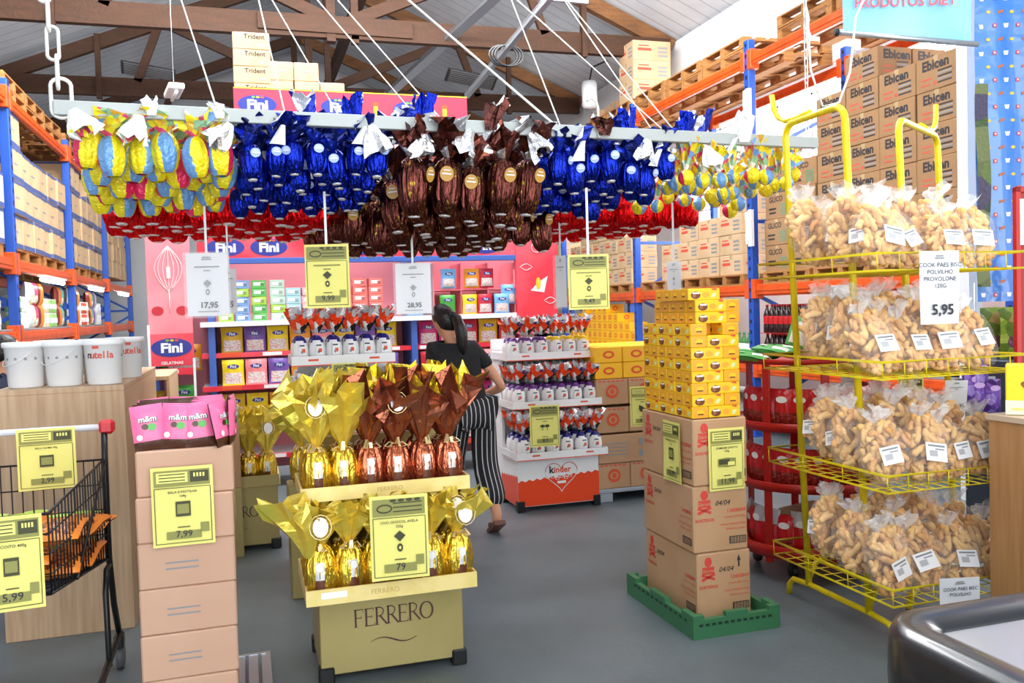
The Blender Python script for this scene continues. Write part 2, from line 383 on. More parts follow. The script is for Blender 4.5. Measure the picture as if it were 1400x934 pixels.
for bi in range(1, 5):
    for j in range(3):
        y = LYS[bi]+.62+j*.98 if bi < 4 else LYS[bi]+.5+j*.98
        for q in range(2):
            pallet(-2.75, y, 3.86+.135*q, '%s empty pallet from the front, %s layer, on top of bucket-side rack' % (nth(k), ('lower', 'upper')[q]), 'empty pallets on the bucket-side rack', R(rnd(-2, 2)), (1.05, .78, 1))
        k += 1
k = 0
for bi in range(0, 4):
    for j in range(3):
        y = RYS[bi]+.58+j*.98
        for q in range(2):
            pallet(6.2, y, 4.32+.135*q, '%s empty pallet from the window end, %s layer, topping the carton rack' % (nth(k), ('lower', 'upper')[q]), 'empty pallets on the carton rack', R(rnd(-1.5, 1.5)), (1.2, .78, 1))
        k += 1
for k in range(5):
    y = LYS[1]+1.5+k*3.2
    if k == 4: break
    t = thing('rack_lamp', '%s lit tube lamp from the front under the carton level of rack' % nth(k), 'lamp', (-2.12, y, 2.03), 0, 'tube lamps along the bucket-side rack')
    m = MB(); m.box(-.03, .05, -.62, .62, .03, .05, WHITE); part('housing', m, t)
    m = MB(); m.tube([(.01, -.6, 0), (.01, .6, 0)], .026, TUBE); part('tube', m, t)
for k, (y, a, b) in enumerate(((8.72, 3.05, 3.9), (8.72, 2.2, 2.55))):
    t = thing('rack_lamp', ('upper' if k == 0 else 'lower')+' vertical lit tube fixed to the blue rack post by the glass', 'lamp', (5.5, y, 0))
    m = MB(); m.box(-.01, .03, -.06, .0, a-.03, b+.03, WHITE); part('housing', m, t)
    m = MB(); m.tube([(-.03, -.03, a), (-.03, -.03, b)], .024, TUBE); part('tube', m, t)
# ------------------------------------------------------------ cartons and goods on the racks
def carton(w_, d, h, mt, prints, name='carton'):
    """w_ along X, d along Y; origin at the bottom centre; prints(m, o, u, wd) draws on a face whose lower corner is o"""
    m = MB(); m.box(-w_/2, w_/2, -d/2, d/2, 0, h, mt, .006)
    m.box(-w_/2-.0006, w_/2+.0006, -.025, .025, h-.05, h+.0006, TAPE)
    if prints:
        prints(m, V((-w_/2, -d/2, 0)), X_, w_, h); prints(m, V((w_/2, -d/2, 0)), Y_, d, h); prints(m, V((-w_/2, d/2, 0)), -Y_, d, h)
    return m.mesh(name)
def pr_shrimp(m, o, u, wd, h):
    m.text('Ebicen', .115, o+u*wd*.16+Z_*h*.62, u, Z_, INK, .035, off=.002)
    m.quad(o+u*wd*.14+Z_*h*.36+u*.06, u, Z_, .12, .012, REDINK, .002); m.quad(o+u*wd*.14+Z_*h*.2+u*.05, u, Z_, .1, .012, REDINK, .002)
    for k in range(5): m.quad(o+u*wd*.72+Z_*h*(.18+k*.085), u, Z_, wd*.34, .013, GREY if k % 2 else INK, .002)
    m.quad(o+u*wd*.48+Z_*h*.2, u, Z_, .03, .03, REDINK, .002)
def pr_glico(m, o, u, wd, h):
    m.text('GLICO', .085, o+u*wd*.16+Z_*h*.66, u, Z_, INK, .02, off=.002)
    for k in range(5): m.quad(o+u*wd*.75+Z_*h*(.16+k*.09), u, Z_, wd*.28, .014, mat('green_ink', '5d8a6a') if wd > .4 else INK, .002)
    m.quad(o+u*wd*.3+Z_*h*.4, u, Z_, wd*.3, .02, INK, .002); m.quad(o+u*wd*.3+Z_*h*.25, u, Z_, wd*.26, .02, INK, .002)
def pr_red(m, o, u, wd, h):
    m.quad(o+u*wd*.3+Z_*h*.55, u, Z_, wd*.36, h*.14, REDINK, .002); m.quad(o+u*wd*.28+Z_*h*.74, u, Z_, wd*.28, h*.06, REDINK, .002)
    for k in range(3): m.quad(o+u*wd*.78+Z_*h*(.25+k*.2), u, Z_, wd*.26, h*.1, GREY, .002)
def pr_seal(m, o, u, wd, h):
    c = o+u*wd*.5+Z_*h*.52; m.disc2(c, u, Z_, .055, .055, mat('orange_ink', 'd5502a'), 16, .002); m.disc2(c, u, Z_, .036, .03, mat('kraft_plain', 'c08e5c'), 12, .003); m.disc2(c, u, Z_, .02, .022, mat('orange_ink', 'd5502a'), 10, .004)
    for k in range(6): m.quad(o+u*wd*(.12+k*.14)+Z_*h*.93, u, Z_, .025, .012, REDINK, .002)
def pr_lines(m, o, u, wd, h):
    for k in range(4): m.quad(o+u*wd*.32+Z_*h*(.3+k*.13), u, Z_, wd*.42, .008, GREY, .002)
    m.quad(o+u*wd*.8+Z_*h*.7, u, Z_, wd*.2, h*.25, GREY, .002); m.quad(o+u*wd*.8+Z_*h*.3, u, Z_, wd*.2, h*.25, GREY, .002)
navy = mat('blue_print_band', '4a5a8c', .5)
def pr_band(m, o, u, wd, h):
    m.quad(o+u*wd*.5+Z_*.03, u, Z_, wd*.99, .05, navy, .002); m.quad(o+u*wd*.5+Z_*(h-.02), u, Z_, wd*.99, .03, navy, .002)
    m.quad(o+u*wd*.4+Z_*h*.5, u, Z_, wd*.3, .02, GREY, .002)
def pr_plain(m, o, u, wd, h): m.quad(o+u*wd*.5+Z_*h*.5, u, Z_, wd*.3, .015, GREY, .002)
KRAFTD = mat('brown_cardboard', '9c7750', .75, bump=(9, .15, .02), var=(3, '94704a', .4, .65))
shr = carton(.38, .455, .283, KRAFTD, pr_shrimp); gl = carton(.4, .46, .288, KRAFTD, pr_glico)
# tall block by the window: columns along the rack from the glass end
Z0 = 1.74+.132
k = 0
for xi in range(2):
    for ci, n in enumerate([6, 6, 7, 6]):
        y = 6.08+ci*.462
        for r in range(n):
            if xi == 1 and r < n-2: continue
            o = ob('carton', shr, None, (5.85+xi*.39+rnd(-.006, .006), y+rnd(-.004, .004), Z0+.284*r), R(rnd(-.8, .8)))
            tag(o, 'biscuit carton, %s column from the curtain, %s layer up, %s row of window-side block' % (nth(ci), nth(r), ('aisle', 'inner')[xi]), 'carton', 'tall block of printed biscuit cartons')
        if xi == 1:
            pass
# the hidden inner cartons that carry the two inner top layers
for ci, n in enumerate([6, 6, 7, 6]):
    m = MB(); m.box(-.19, .19, -.228, .228, 0, .284*(n-2)-.001, KRAFTD, .006)
    for r in range(1, n-2): m.box(-.191, .191, -.229, .229, .284*r-.002, .284*r+.001, INK)
    tag(ob('carton', m, None, (6.24, 6.08+ci*.462, Z0)), 'lower inner cartons of the window-side block, %s column from the curtain' % nth(ci), 'carton', 'inner cartons of the window-side block')
for ci, n in enumerate([4, 4]):
    for r in range(n):
        tag(ob('carton', gl, None, (5.88+rnd(-.01, .01), 7.97+ci*.47, Z0+.29*r), R(rnd(-1, 1))), 'carton, %s stack past the biscuit cartons, %s layer up, beside blue post' % (nth(ci), nth(r)), 'carton', 'cartons between the biscuit block and the post')
for k, y in enumerate((6.3, 7.25, 8.15)): pallet(6.1, y, 1.74, 'pallet under the window-side cartons, %s from the curtain' % nth(k), 'pallets under the window-side cartons', 0, (1.05, .7, 1))
rb = carton(.42, .5, .24, KRAFT2, pr_red); rb2 = carton(.42, .5, .24, KRAFT2, pr_plain)
def stacks(mesh, h, x0, dx, nx, y0, dy, cols, z, where, group, inner=1):
    for ci, n in enumerate(cols):
        for xi in range(nx):
            for r in range(n if isinstance(n, int) else n[xi]):
                tag(ob('carton', mesh, None, (x0+xi*dx+rnd(-.008, .008), y0+ci*dy+rnd(-.008, .008), z+h*r), R(rnd(-1.5, 1.5))),
                    'carton %s, %s column, %s layer up%s' % (where, nth(ci), nth(r), ('', ', second row in', ', third row in')[xi]), 'carton', group)
stacks(rb, .242, 5.85, .44, 2, 9.35, .52, [(4, 5), (3, 3), (3, 3), (2, 2)], Z0, 'in rack bay past the lit post', 'cartons in the bay past the lit post')
stacks(rb, .242, 5.85, .44, 1, 12.4, .52, [3, 4, 4, 4, 3], Z0, 'in next bay above yellow boxes', 'cartons above the yellow boxes')
stacks(rb2, .242, 5.85, .44, 1, 15.4, .52, [4, 4, 4, 3, 3], Z0, 'in the last rack bay', 'cartons in the last bay')
for bi in range(1, 4):
    for k in range(3): pallet(6.1, RYS[bi]+.6+k*.95, 1.74, 'carton pallet, %s bay past the lit post, %s along' % (nth(bi-1), nth(k)), 'pallets on the middle level of the carton rack', 0, (1.05, .72, 1))
# cartons high on the rack top and over the sweets gondola
g2 = carton(.62, .5, .29, KRAFT2, pr_red)
for k, (px, py, d) in enumerate(((882, 150, 13.4), (882, 123, 13.4), (882, 97, 13.4))):
    c = W(px, py, d); tag(ob('carton', g2, None, (c.x, c.y, 4.62+.292*k)), 'printed carton on empty pallets at rack top, %s layer up' % nth(k), 'carton', 'cartons on the rack top')
g3 = carton(.5, .5, .29, KRAFT, pr_lines)
for k in range(3): tag(ob('carton', g3, None, (6.25, 12.9+k*.7, 4.62)), 'brown carton behind the printed ones on the rack top, %s back' % nth(k), 'carton', 'cartons on the rack top')
def pr_gum(m, o, u, wd, h):
    m.text('Trident', .06, o+u*wd*.3+Z_*h*.62, u, Z_, INK, .02, off=.002); m.quad(o+u*wd*.78+Z_*h*.25, u, Z_, wd*.22, .02, GREY, .002)
# left rack cartons
bb = carton(.42, .52, .35, KRAFT2, pr_band); bw = carton(.42, .52, .35, mat('whitish_cardboard', 'd9cfc0', .7), pr_band); bs = carton(.4, .36, .3, KRAFT2, pr_plain)
for bi, (cols, ms) in enumerate((([3, 3, 3, 3, 3, 2], bw), ([4, 3, 3, 3, 3, 3], bb), ([4, 4, 3, 4, 3, 3], bb), ([3, 4, 3, 3, 4, 3], bs))):
    for ci, n in enumerate(cols):
        for r in range(n):
            mm = ms; hh = .305 if ms is bs else .352
            tag(ob('carton', mm, None, (-2.42+rnd(-.02, .02), LYS[bi+1]+.42+ci*.47, 2.2+.134+hh*r), R(rnd(-2, 2))), 'taped carton on lit rack level, %s bay from front, %s column, %s layer up' % (nth(bi), nth(ci), nth(r)), 'carton', 'cartons on the lit rack level')
m = MB(); m.box(-.25, .25, -.5, .5, 0, .34, KRAFT, .006); pr_band(m, V((.25, -.5, 0)), Y_, 1.0, .34); m.text('Cristal', .2, V((.252, -.38, .12)), Y_, Z_, INK, .015)
tag(ob('carton', m, None, (-2.85, 10.9, 2.334+.352*3)), 'long carton with dark script lettering on top of taped cartons, lit rack level', 'carton')
m = MB(); m.box(-.25, .25, -.5, .5, 0, 1.05, KRAFT2, .006); tag(ob('carton', m, None, (-2.92, 10.9, 2.334)), 'tall plain carton carrying the long lettered carton on the lit rack level', 'carton')
# shelf boards
for rk, x0, x1, y0, y1, z in ((RACK1, LX1, LX0, LYS[1], LYS[5], 1.475), (RACK1, LX1, LX0, LYS[1], LYS[5], .95), (RACK2, RX0, RX1, RYS[0], RYS[4], .845), (RACK2, RX0, RX1, RYS[0], RYS[4], .3)):
    m = MB(); m.box(x0, x1, y0+.06, y1-.06, z, z+.018, mat('grey_board', '8e8f90', .6)); part('shelf_board', m, rk)
# assorted goods
def pouch_mesh(w_, h, d, c1, c2=None, logo=None, split=.45, name='pouch', txt=None, tcol=None, crimp=True):
    """pillow bag standing, front towards -Y; lower part may show the sweets (c2)"""
    m = MB(); nu, nv = 10, 12
    def P(u, v, s):
        e = (1-abs(2*u-1)**3)*(1-abs(2*v-1)**4)
        return ((u-.5)*w_*(1-.04*math.sin(math.pi*v)), s*(d/2*e+.002)+(.004*math.sin(u*19+v*7) if 0 < v < 1 else 0), v*h)
    mf = (lambda u, v: c2 if c2 and .1 < v < split and .06 < u < .94 else c1)
    m.grid(lambda u, v: P(u, v, -1), nu, nv, c1, mf=mf); m.grid(lambda u, v: P(1-u, v, 1), nu, nv, c1)
    yy = -d/2-.003
    if logo: m.disc2((0, yy, h*.74), X_, Z_, w_*.27, h*.085, logo, 18, .001)
    if txt: m.text(txt, h*.16, (0, yy-.003, h*.69), X_, Z_, tcol or WHITE, .02, 'c')
    return m.mesh(name)
sweets = patchwork('sweets_mix', ['f2e9c8', 'e8a0a8', 'a8d0d8', 'f0d060', 'f7f2ea', 'c8dca0'], 60, .4, 0, None)
logoblue = mat('logo_blue', '23308f', .35)
def cmat(n, c): return mat(n, c, .32, 0, bump=(35, .4, .006))
goods = [pouch_mesh(.2, .26, .09, cmat('bag_'+n, c), sweets if k % 2 else None) for k, (n, c) in enumerate((('orange', 'e8862a'), ('pink', 'd8487a'), ('silver', 'cfd4d6'), ('teal', '6fb5a8'), ('brownred', '7a2a20'), ('cream', 'e8dcb8'), ('violet', '8a5aa8')))]
def can_mesh(c, top='d8d8d8', r=.045, h=.16):
    m = MB(); m.lathe([(r*.9, 0), (r, .006), (r, h-.01), (r*.92, h)], 14, cmat('can_'+c, c)); m.lathe([(r*.93, h), (r*.93, h+.012)], 14, mat('lid_'+top, top, .3)); m.box(-r*.7, r*.7, -r*1.01, -r*.7, h*.3, h*.7, WHITE); m.box(r*.7, r*1.01, -r*.6, r*.6, h*.3, h*.7, WHITE)
    return m.mesh('tin')
tins = [can_mesh('8fbf6a'), can_mesh('e2e2de'), can_mesh('c84a3a'), can_mesh('d9c6a0')]
kinds = {'bag': 'snack bag', 'tin': 'tin'}
for bi in range(0, 3):
    for k in range(18):
        y = LYS[bi+1]+.35+k*.155
        for row in range(2):
            if bi == 0 and k < 8: g, nm = goods[0], 'snack_bag'
            elif (k//5+bi) % 2: g, nm = tins[(k//3) % 4], 'tin'
            else: g, nm = goods[(k*3+bi) % 7], 'snack_bag'
            tag(ob(nm, g, None, (-2.32, y, 1.494+row*(.262 if nm != 'tin' else .174)), R(90+rnd(-6, 6))), '%s on chest-high rack shelf, %s bay from front, %s along, %s layer' % (nm.replace('_', ' '), nth(bi), nth(k), ('lower', 'upper')[row]), nm.split('_')[-1], 'mixed goods on the chest-high rack shelf')
for bi in range(1, 3):
    for k in range(12):
        tag(ob('snack_bag', goods[(k*2+1+bi) % 7], None, (-2.32, LYS[bi+1]+.4+k*.23, .97), R(90+rnd(-8, 8))), 'snack bag on hip-high shelf behind the buckets, %s bay, %s along' % (nth(bi), nth(k)), 'bag', 'snack bags behind the buckets')
# cola bottles, yellow boxes in the carton rack
def bottle_mesh(body, cap, labelc):
    m = MB(); g = mat('liquid_'+body, body, .12, 0, spec=.8)
    m.lathe([(.038, 0), (.044, .01), (.044, .07), (.04, .1), (.044, .13), (.044, .19), (.03, .24), (.015, .28), (.014, .3)], 12, g, mf=lambda u, v: labelc if .42 < v < .6 else g)
    m.lathe([(.017, .295), (.017, .318)], 10, cap); return m.mesh('soda_bottle')
redcap = mat('red_cap', 'c02020', .4); cola = bottle_mesh('2a0f0a', redcap, redcap); lime = bottle_mesh('3c7a3a', mat('green_cap', '2e8a3a', .4), WHITE)
for k in range(13):
    for row in range(2):
        tag(ob('soda_bottle', cola, None, (5.7+row*.1, 7.55+k*.095, .865+(.0 if True else 0))), 'dark cola bottle on thigh-high rack shelf, %s %s the blue post, %s row' % (nth(12-k), 'from', ('aisle', 'inner')[row]), 'bottle', 'cola bottles by the rack post')
        tag(ob('soda_bottle', cola, None, (5.7+row*.1, 7.55+k*.095, 1.19)), 'dark cola bottle standing above others, %s from the blue post, %s row' % (nth(12-k), ('aisle', 'inner')[row]), 'bottle', 'cola bottles by the rack post')
m = MB(); m.box(5.63, 5.95, 7.45, 8.74, 1.184, 1.19, mat('crate_red', 'b02a22', .5)); tag(ob('bottle_tray', m), 'thin red tray between the two layers of cola bottles', 'tray')
for k in range(9): tag(ob('soda_bottle', lime, None, (5.72, 9.1+k*.11, .865)), 'green bottle on shelf past the blue post, %s along' % nth(k), 'bottle', 'green bottles past the post')
m = MB(); blu = mat('blue_case', '2b4f9a', .4)
for k in range(8): m.box(5.65, 5.95, 5.6+k*.2, 5.78+k*.2, .863, 1.1, blu, .01)
for k in range(8): tag(ob('blue_pack', (lambda q: (q.box(-.15, .15, -.085, .085, 0, .26, blu, .012), q.box(-.152, -.1, -.05, .05, .08, .18, WHITE), q)[-1])(MB()), None, (5.85, 5.7+k*.19, 1.1)), 'blue drink pack behind the biscuit bags, %s from the curtain' % nth(k), 'pack', 'blue drink packs')
for k in range(8): tag(ob('dark_crate', (lambda q: (q.box(-.18, .18, -.09, .09, 0, .232, BLACK, .01), q)[-1])(MB()), None, (5.85, 5.7+k*.19, .865)), 'dark crate under a blue drink pack, %s from the curtain' % nth(k), 'crate', 'dark crates')
yel = mat('yellow_box', 'f6b80c', .4); yel2 = mat('yellow_box_deep', 'eda010', .4); ora = mat('orange_print', 'e2501e', .5)
def pr_y(m, o, u, wd, h): m.disc2(o+u*wd*.5+Z_*h*.5, u, Z_, min(wd*.3, .05), h*.25, ora, 12, .001); m.disc2(o+u*wd*.5+Z_*h*.5, u, Z_, min(wd*.17, .03), h*.13, yel, 10, .002)
def ybox(w_, d, h):
    m = MB(); m.box(-w_/2, w_/2, -d/2, d/2, 0, h, yel, .004); pr_y(m, V((-w_/2, -d/2, 0)), X_, w_, h); pr_y(m, V((-w_/2, d/2, 0)), -Y_, d, h); return m.mesh('yellow_chocolate_box')
yb = ybox(.3, .2, .14)
for ci in range(13):
    for r in range([2, 3, 3, 4, 4, 5, 5, 5, 4, 5, 4, 3, 3][ci]):
        tag(ob('chocolate_box', yb, None, (5.78, 12.15+ci*.215, .865+.142*r), R(rnd(-2, 2))), 'small yellow chocolate box on far rack shelf, %s column from post, %s layer up' % (nth(ci), nth(r)), 'box', 'yellow boxes on the far rack shelf')
for ci in range(4):
    for r in range(4+ci % 2): tag(ob('chocolate_box', yb, None, (5.78, 10.5+ci*.215, .865+.142*r)), 'small yellow chocolate box on shelf before the far post, %s column, %s layer up' % (nth(ci), nth(r)), 'box', 'yellow boxes before the far post')
m = MB(); m.box(5.5, 5.56, 12, 14.9, .78, .845, WHITE); tag(ob('price_rail', m), 'white price rail on the beam under the yellow boxes', 'price rail')
# grey plastic pallet with sealed cartons and yellow cartons
pg = mat('grey_plastic', '9aa2ab', .5); m = MB(); m.box(0, 1.15, 0, .9, .07, .1, pg, .006)
for x in (0, .52, 1.03):
    for y in (0, .39, .78): m.box(x, x+.12, y, y+.12, 0, .07, pg, .004)
tag(ob('plastic_pallet', m, None, (2.62, 6.36, 0)), 'grey plastic pallet under the seal-printed cartons beside chocolate egg stand', 'pallet')
sc_, sc2 = carton(.275, .4, .2, KRAFT, pr_seal), carton(.5, .42, .225, KRAFT, pr_lines)
for yi in range(2):
    for xi in range(4):
        for r, z in enumerate((.1, .532, .756)):
            if r == 2 and xi > 3: continue
            tag(ob('carton', sc_, None, (2.765+xi*.279, 6.58+yi*.42, z+(.012 if r else 0))), 'small carton with orange round seal, %s from egg stand, %s seal layer up, %s row' % (nth(xi), nth(r), ('front', 'rear')[yi]), 'carton', 'seal-printed cartons on the grey pallet')
    for xi in range(2):
        tag(ob('carton', sc2, None, (2.88+xi*.52, 6.58+yi*.44, .304)), 'wide brown carton low in the grey pallet stack, %s from egg stand, %s row' % (nth(xi), ('front', 'rear')[yi]), 'carton', 'wide cartons on the grey pallet')
yb2 = ybox(.235, .36, .125)
for yi in range(2):
    for xi in range(4):
        for r in range(2):
            tag(ob('chocolate_carton', yb2, None, (2.75+xi*.24, 6.58+yi*.38, .972+r*.128)), 'yellow carton topping grey pallet stack, %s from egg stand, %s layer, %s row' % (nth(xi), ('lower', 'upper')[r], ('front', 'rear')[yi]), 'carton', 'yellow cartons on the grey pallet stack')
# ------------------------------------------------------------ hanging frame with foil eggs
TO = V((-.68, 3.98, 0)); TA = .06; TU = V((math.cos(TA), math.sin(TA), 0)); TV = V((-math.sin(TA), math.cos(TA), 0)); TW = 3.78; RZ = 2.42
alu = mat('pale_grey_rail', 'aab0ae', .5, .1)
t = thing('egg_rack', 'long pale grey frame hung on chain and cords, carrying rows of foil eggs', 'hanging rack', TO, TA)
m = MB(); m.box(-.02, TW, -.02, .02, RZ-.03, RZ+.03, alu, .003); part('front_rail', m, t)
ROWV = [.06, .26, .46, .66, .86, 1.16, 1.42, 1.68, 1.94, 2.22, 2.5]
for x in (0, TW/2, TW-.04):
    m = MB(); m.box(x, x+.03, 0, 2.75, RZ-.01, RZ+.03, alu); part('cross_rail', m, t)
for v in ROWV:
    m = MB(); m.tube([(0, v+.03, RZ-.01), (TW, v+.03, RZ-.01)], .008, STEEL, 6); part('row_rod', m, t)
chain = mat('white_chain', 'dcdcd6', .4, .2)
def link(m, c, h, w_, r, turn):
    pts = []
    for i in range(20):
        a = 2*math.pi*i/20; x = math.copysign(min(abs(math.cos(a))*w_, w_*.9), math.cos(a)); z = math.sin(a)*w_+math.copysign(h/2-w_, math.sin(a)) if abs(math.sin(a)) > .05 else 0
        pts.append(V(c)+V((x*math.cos(turn), x*math.sin(turn), z)))
    m.tube(pts, r, chain, 7, True)
m = MB(); link(m, (.01, 0, 2.46), .16, .042, .008, 0)
z = 2.565
for k in range(14): link(m, (.0-.012*k, 0, z+k*.115), .135, .024, .007, (k+1) % 2*R(80)+.2); 
part('chain', m, t, 'white painted steel chain')
m = MB()
for k in range(30): link(m, (TW-.06, 0, 2.5+k*.045), .055, .01, .003, k % 2*R(90))
m.tube([(TW-.06, 0, 3.0), (TW-.055, 0, 5.3)], .006, chain, 6); m.tube([(TW-.045, 0, 3.12), (TW-.03, 0, 2.82), (TW+.03, -.02, 2.62), (TW+.12, -.05, 2.64), (TW+.17, -.08, 2.8), (TW+.2, -.1, 3.1), (TW+.3, -.2, 3.4)], .006, chain, 6)
m.tube([(TW-.065, 0, 2.98), (TW-.03, 0, 3.0), (TW-.055, 0, 3.05), (TW-.035, .01, 3.1), (TW-.06, 0, 3.16)], .012, chain, 6)
part('chain', m, t, 'thin chain with a looped white cord')
for i, (a, b) in enumerate((((.62, 0), (.3, 4.6)), ((.95, .3), (1.1, 4.8)), ((1.3, .5), (1.0, 4.9)), ((1.85, .4), (1.5, 5)), ((1.95, .9), (1.3, 5)), ((2.25, 0), (.9, 3.4)), ((2.3, .1), (3.0, 3.6)), ((3.0, .1), (3.0, 3.5)), ((3.4, .6), (3.0, 4.5)), ((3.45, .9), (3.9, 4.5)))):
    m = MB(); m.tube([(a[0], a[1]+.02, RZ), (b[0], b[1], 5.3)], .0045 if i not in (5,) else .007, chain, 5); part('cord', m, t)
m = MB(); m.tube([(2.42, -.03, RZ-.03), (2.42, -.03, RZ+.12), (2.41, -.03, RZ+.15), (2.385, -.03, RZ+.165), (2.36, -.03, RZ+.15)], .007, chain, 8); part('hook', m, t, 'white hook over the front rail')
def tassel(m, z0, h, r0, r1, mt, nf=9, seed=0, lean=(0, 0), dirs=1, sq=1.):
    """crumpled gather of foil opening upward from a pinched neck"""
    rg = random.Random(seed); n = nf*2; nv = 6
    amp = [rg.uniform(.25, 1) for _ in range(n)]; tip = [rg.uniform(.62, 1.08) for _ in range(n)]; jt = [[rg.uniform(-1, 1) for _ in range(n)] for _ in range(nv+1)]
    def fn(u, v):
        i = int(round(u*n)) % n; j = int(round(v*nv)); th = 2*math.pi*u+.25*jt[j][i]*v
        rr = r0+(r1-r0)*v**.8; rr *= 1+(.42*(1 if i % 2 else -1)*amp[i])*min(1, v*1.6)+.12*jt[j][i]*v
        rr *= (1-.25*max(0, v-.7)*jt[j][i])
        z = z0+dirs*h*v*(tip[i] if v > .5 else 1-(1-tip[i])*v*2)
        return (rr*math.cos(th)+lean[0]*v*v, rr*math.sin(th)*sq+lean[1]*v*v, z)
    m.grid(fn, n, nv, mt, closeu=True, smooth=False)
def egg_prof(rad, h, top=.3, bot=.45, n=11, z0=0, fat=.55):
    out = []
    for j in range(n+1):
        q = j/n; s_ = math.sin(math.pi*(.12+.8*q)**(.95)) if False else None
        # widest at `fat`
        e = (q-fat)/(fat if q < fat else 1-fat)
        base = bot if q < fat else top
        k = base+(1-base)*max(0, 1-abs(e)**1.9)**.62; out.append((rad*k, z0+h*q))
    return out
def hang_egg(name, cat, body, tas, rad, h, folds, disc, seeds, tagc=None, tr=.075, th=.19, fat=.55, bot=.42, emblem=None, drop=0):
    """the body spans z 0..h with its disc below; gather above"""
    outs = []
    for sd in seeds:
        t = thing(name, name, cat); rg = random.Random(sd)
        m = MB(); ph = rg.uniform(0, 6)
        if callable(body): 
            m.lathe(egg_prof(rad, h, .22, bot, 16, 0, fat), 50, WHITE, mod=lambda a, q: 1+.035*math.cos(9*a+ph), mf=lambda u, v: body(u, v, sd), caps=False)
        else:
            m.lathe(egg_prof(rad, h, .22, bot, 11, 0, fat), folds*4, body, mod=lambda a, q: 1+(.03+.3*abs(q-.55)**1.3)*math.cos(folds*a+ph+math.sin(5*a)*.5), caps=False)
        wrp = part('foil_wrap', m, t)
        if disc:
            m = MB(); r_ = rad*bot*.95; m.lathe([(.001, -.006), (r_*.8, -.007), (r_, -.003), (r_, .004), (.001, .008)], 16, disc, caps=False); m.lathe([(r_*.35, -.0085), (r_*.35, -.0065)], 10, GREY); part('base_disc', m, wrp, 'pale round base')
        m = MB(); tassel(m, h-.01, th, rad*.2, tr, tas, 8, sd, (rg.uniform(-.05, .05), rg.uniform(-.05, .03))); part('foil_gather', m, t)
        if emblem: m = MB(); m.T = Matrix.Rotation(R(8), 4, 'X'); m.disc2((0, -rad*.96, h*.72), X_, Z_, rad*.45, h*.13, emblem, 16, .004); m.quad((0, -rad*.96, h*.72), X_, Z_, rad*.6, .006, WHITE, .006); m.quad((0, -rad*.96, h*.78), X_, Z_, rad*.4, .004, WHITE, .006); part('sticker', m, wrp, 'oval printed sticker')
        if tagc and sd % 3 == 0:
            m = MB(); m.grid(lambda u, v: ((u-.5)*.07*(1-.7*v)+.02*v, -rad*.9-.02*math.sin(u*3)-.02*v, h-.02+v*.085), 4, 3, tagc); part('paper_tag', m, t, 'white paper tag')
        outs.append(t)
    return [Proto(o) for o in outs]
silver = mat('silver_disc', 'd4d4d6', .35, .3)
fb = foil('blue_foil', '1328a0', rough=.2, metal=.92, bs=60, streak=.14); fr = foil('red_foil', 'd80f16', rough=.2, metal=.9, bs=60, streak=.14); fbr = foil('brown_foil', '5c3029', rough=.18, metal=.95, bs=50, var=(26, '8c7028', .6, .66), streak=.12)
fbt = patchwork('blue_gather', ['1a2ea4', '14268a', '2440bc', 'c8ccd8', '101e60'], 16, .25, .7, 'd6d8dc'); frt = foil('red_gather', 'c8151a'); fbrt = patchwork('brown_gather', ['5a2c24', '4a241e', '7a4236', '3a1c18', 'cfcfd2'], 14, .25, .8, 'd8d8da')
bal = {k: mat('balloon_'+k, c, .2, .15, bump=(38, .8, .02)) for k, c in (('yellow', 'f2e21c'), ('blue', '6fa3de'), ('pink', 'e62a62'))}
balt = patchwork('balloon_gather', ['f2e02a', '78a8dc', 'e84a7a', 'f4f0e0', 'e8b03a', 'f0e840', '9ac8a0', 'f2e02a'], 30, .3, .1, 'f2f2f2')
def bb_(u, v, sd):
    k = int(((u+sd*.13+.03*math.sin(v*4+sd)) % 1)*5) ; return (bal['yellow'], bal['blue'], bal['yellow'], bal['pink'], bal['yellow'] if sd % 2 else bal['blue'])[k]
PYEL = hang_egg('printed_egg', 'wrapped egg', bb_, balt, .057, .17, 9, None, (1, 2, 3, 4, 5, 6), WHITE, .085, .11, .55, .45)
PBLU = hang_egg('foil_egg', 'wrapped egg', fb, fbt, .05, .155, 12, silver, (11, 12, 13, 14), WHITE, .085, .13, .6, .42, mat('pale_blue_emblem', '9db4e8', .4))
PBRO = hang_egg('foil_egg', 'wrapped egg', fbr, fbrt, .072, .275, 14, silver, (21, 22, 23), None, .1, .19, .58, .4, mat('gold_emblem', 'b98a35', .4))
PRED = hang_egg('foil_egg', 'wrapped egg', fr, frt, .072, .2, 14, silver, (31, 32, 33), None, .08, .16, .55, .45)
PSML = hang_egg('printed_egg', 'wrapped egg', bb_, balt, .042, .085, 9, None, (41, 42, 43, 44), None, .055, .17, .5, .2)
def hang(protos, u, v, ztop, h, lab, group, i, sc=1):
    p = TO+TU*u+TV*v; z = ztop-h*sc
    protos[i % len(protos)].put((p.x, p.y, z), rnd(-.5, .5)+(0 if i % 3 else .4), lab, group, (R(rnd(-6, 6)), R(rnd(-6, 6))), sc)
rows = ['front', 'second', 'third', 'fourth', 'fifth', 'sixth', 'seventh', 'eighth', 'ninth', 'tenth', 'eleventh']
def section(protos, u0, u1, n, vrows, ztop, h, nm, grp, jz=.02, sc=(1, 1)):
    for r in vrows:
        for i in range(n):
            u = u0+(u1-u0)*(i+.5)/n+rnd(-.012, .012)+(.5*(u1-u0)/n*(r % 2) if r % 2 and i < n-1 else 0)
            hang(protos, u, ROWV[r]+rnd(-.03, .03), ztop+rnd(-jz, jz)-(.02*r if r < 5 else 0), h, '%s, %s from the chain in the %s hanging row' % (nm, nth(i), rows[r]), grp, i+r*2, rnd(*sc))
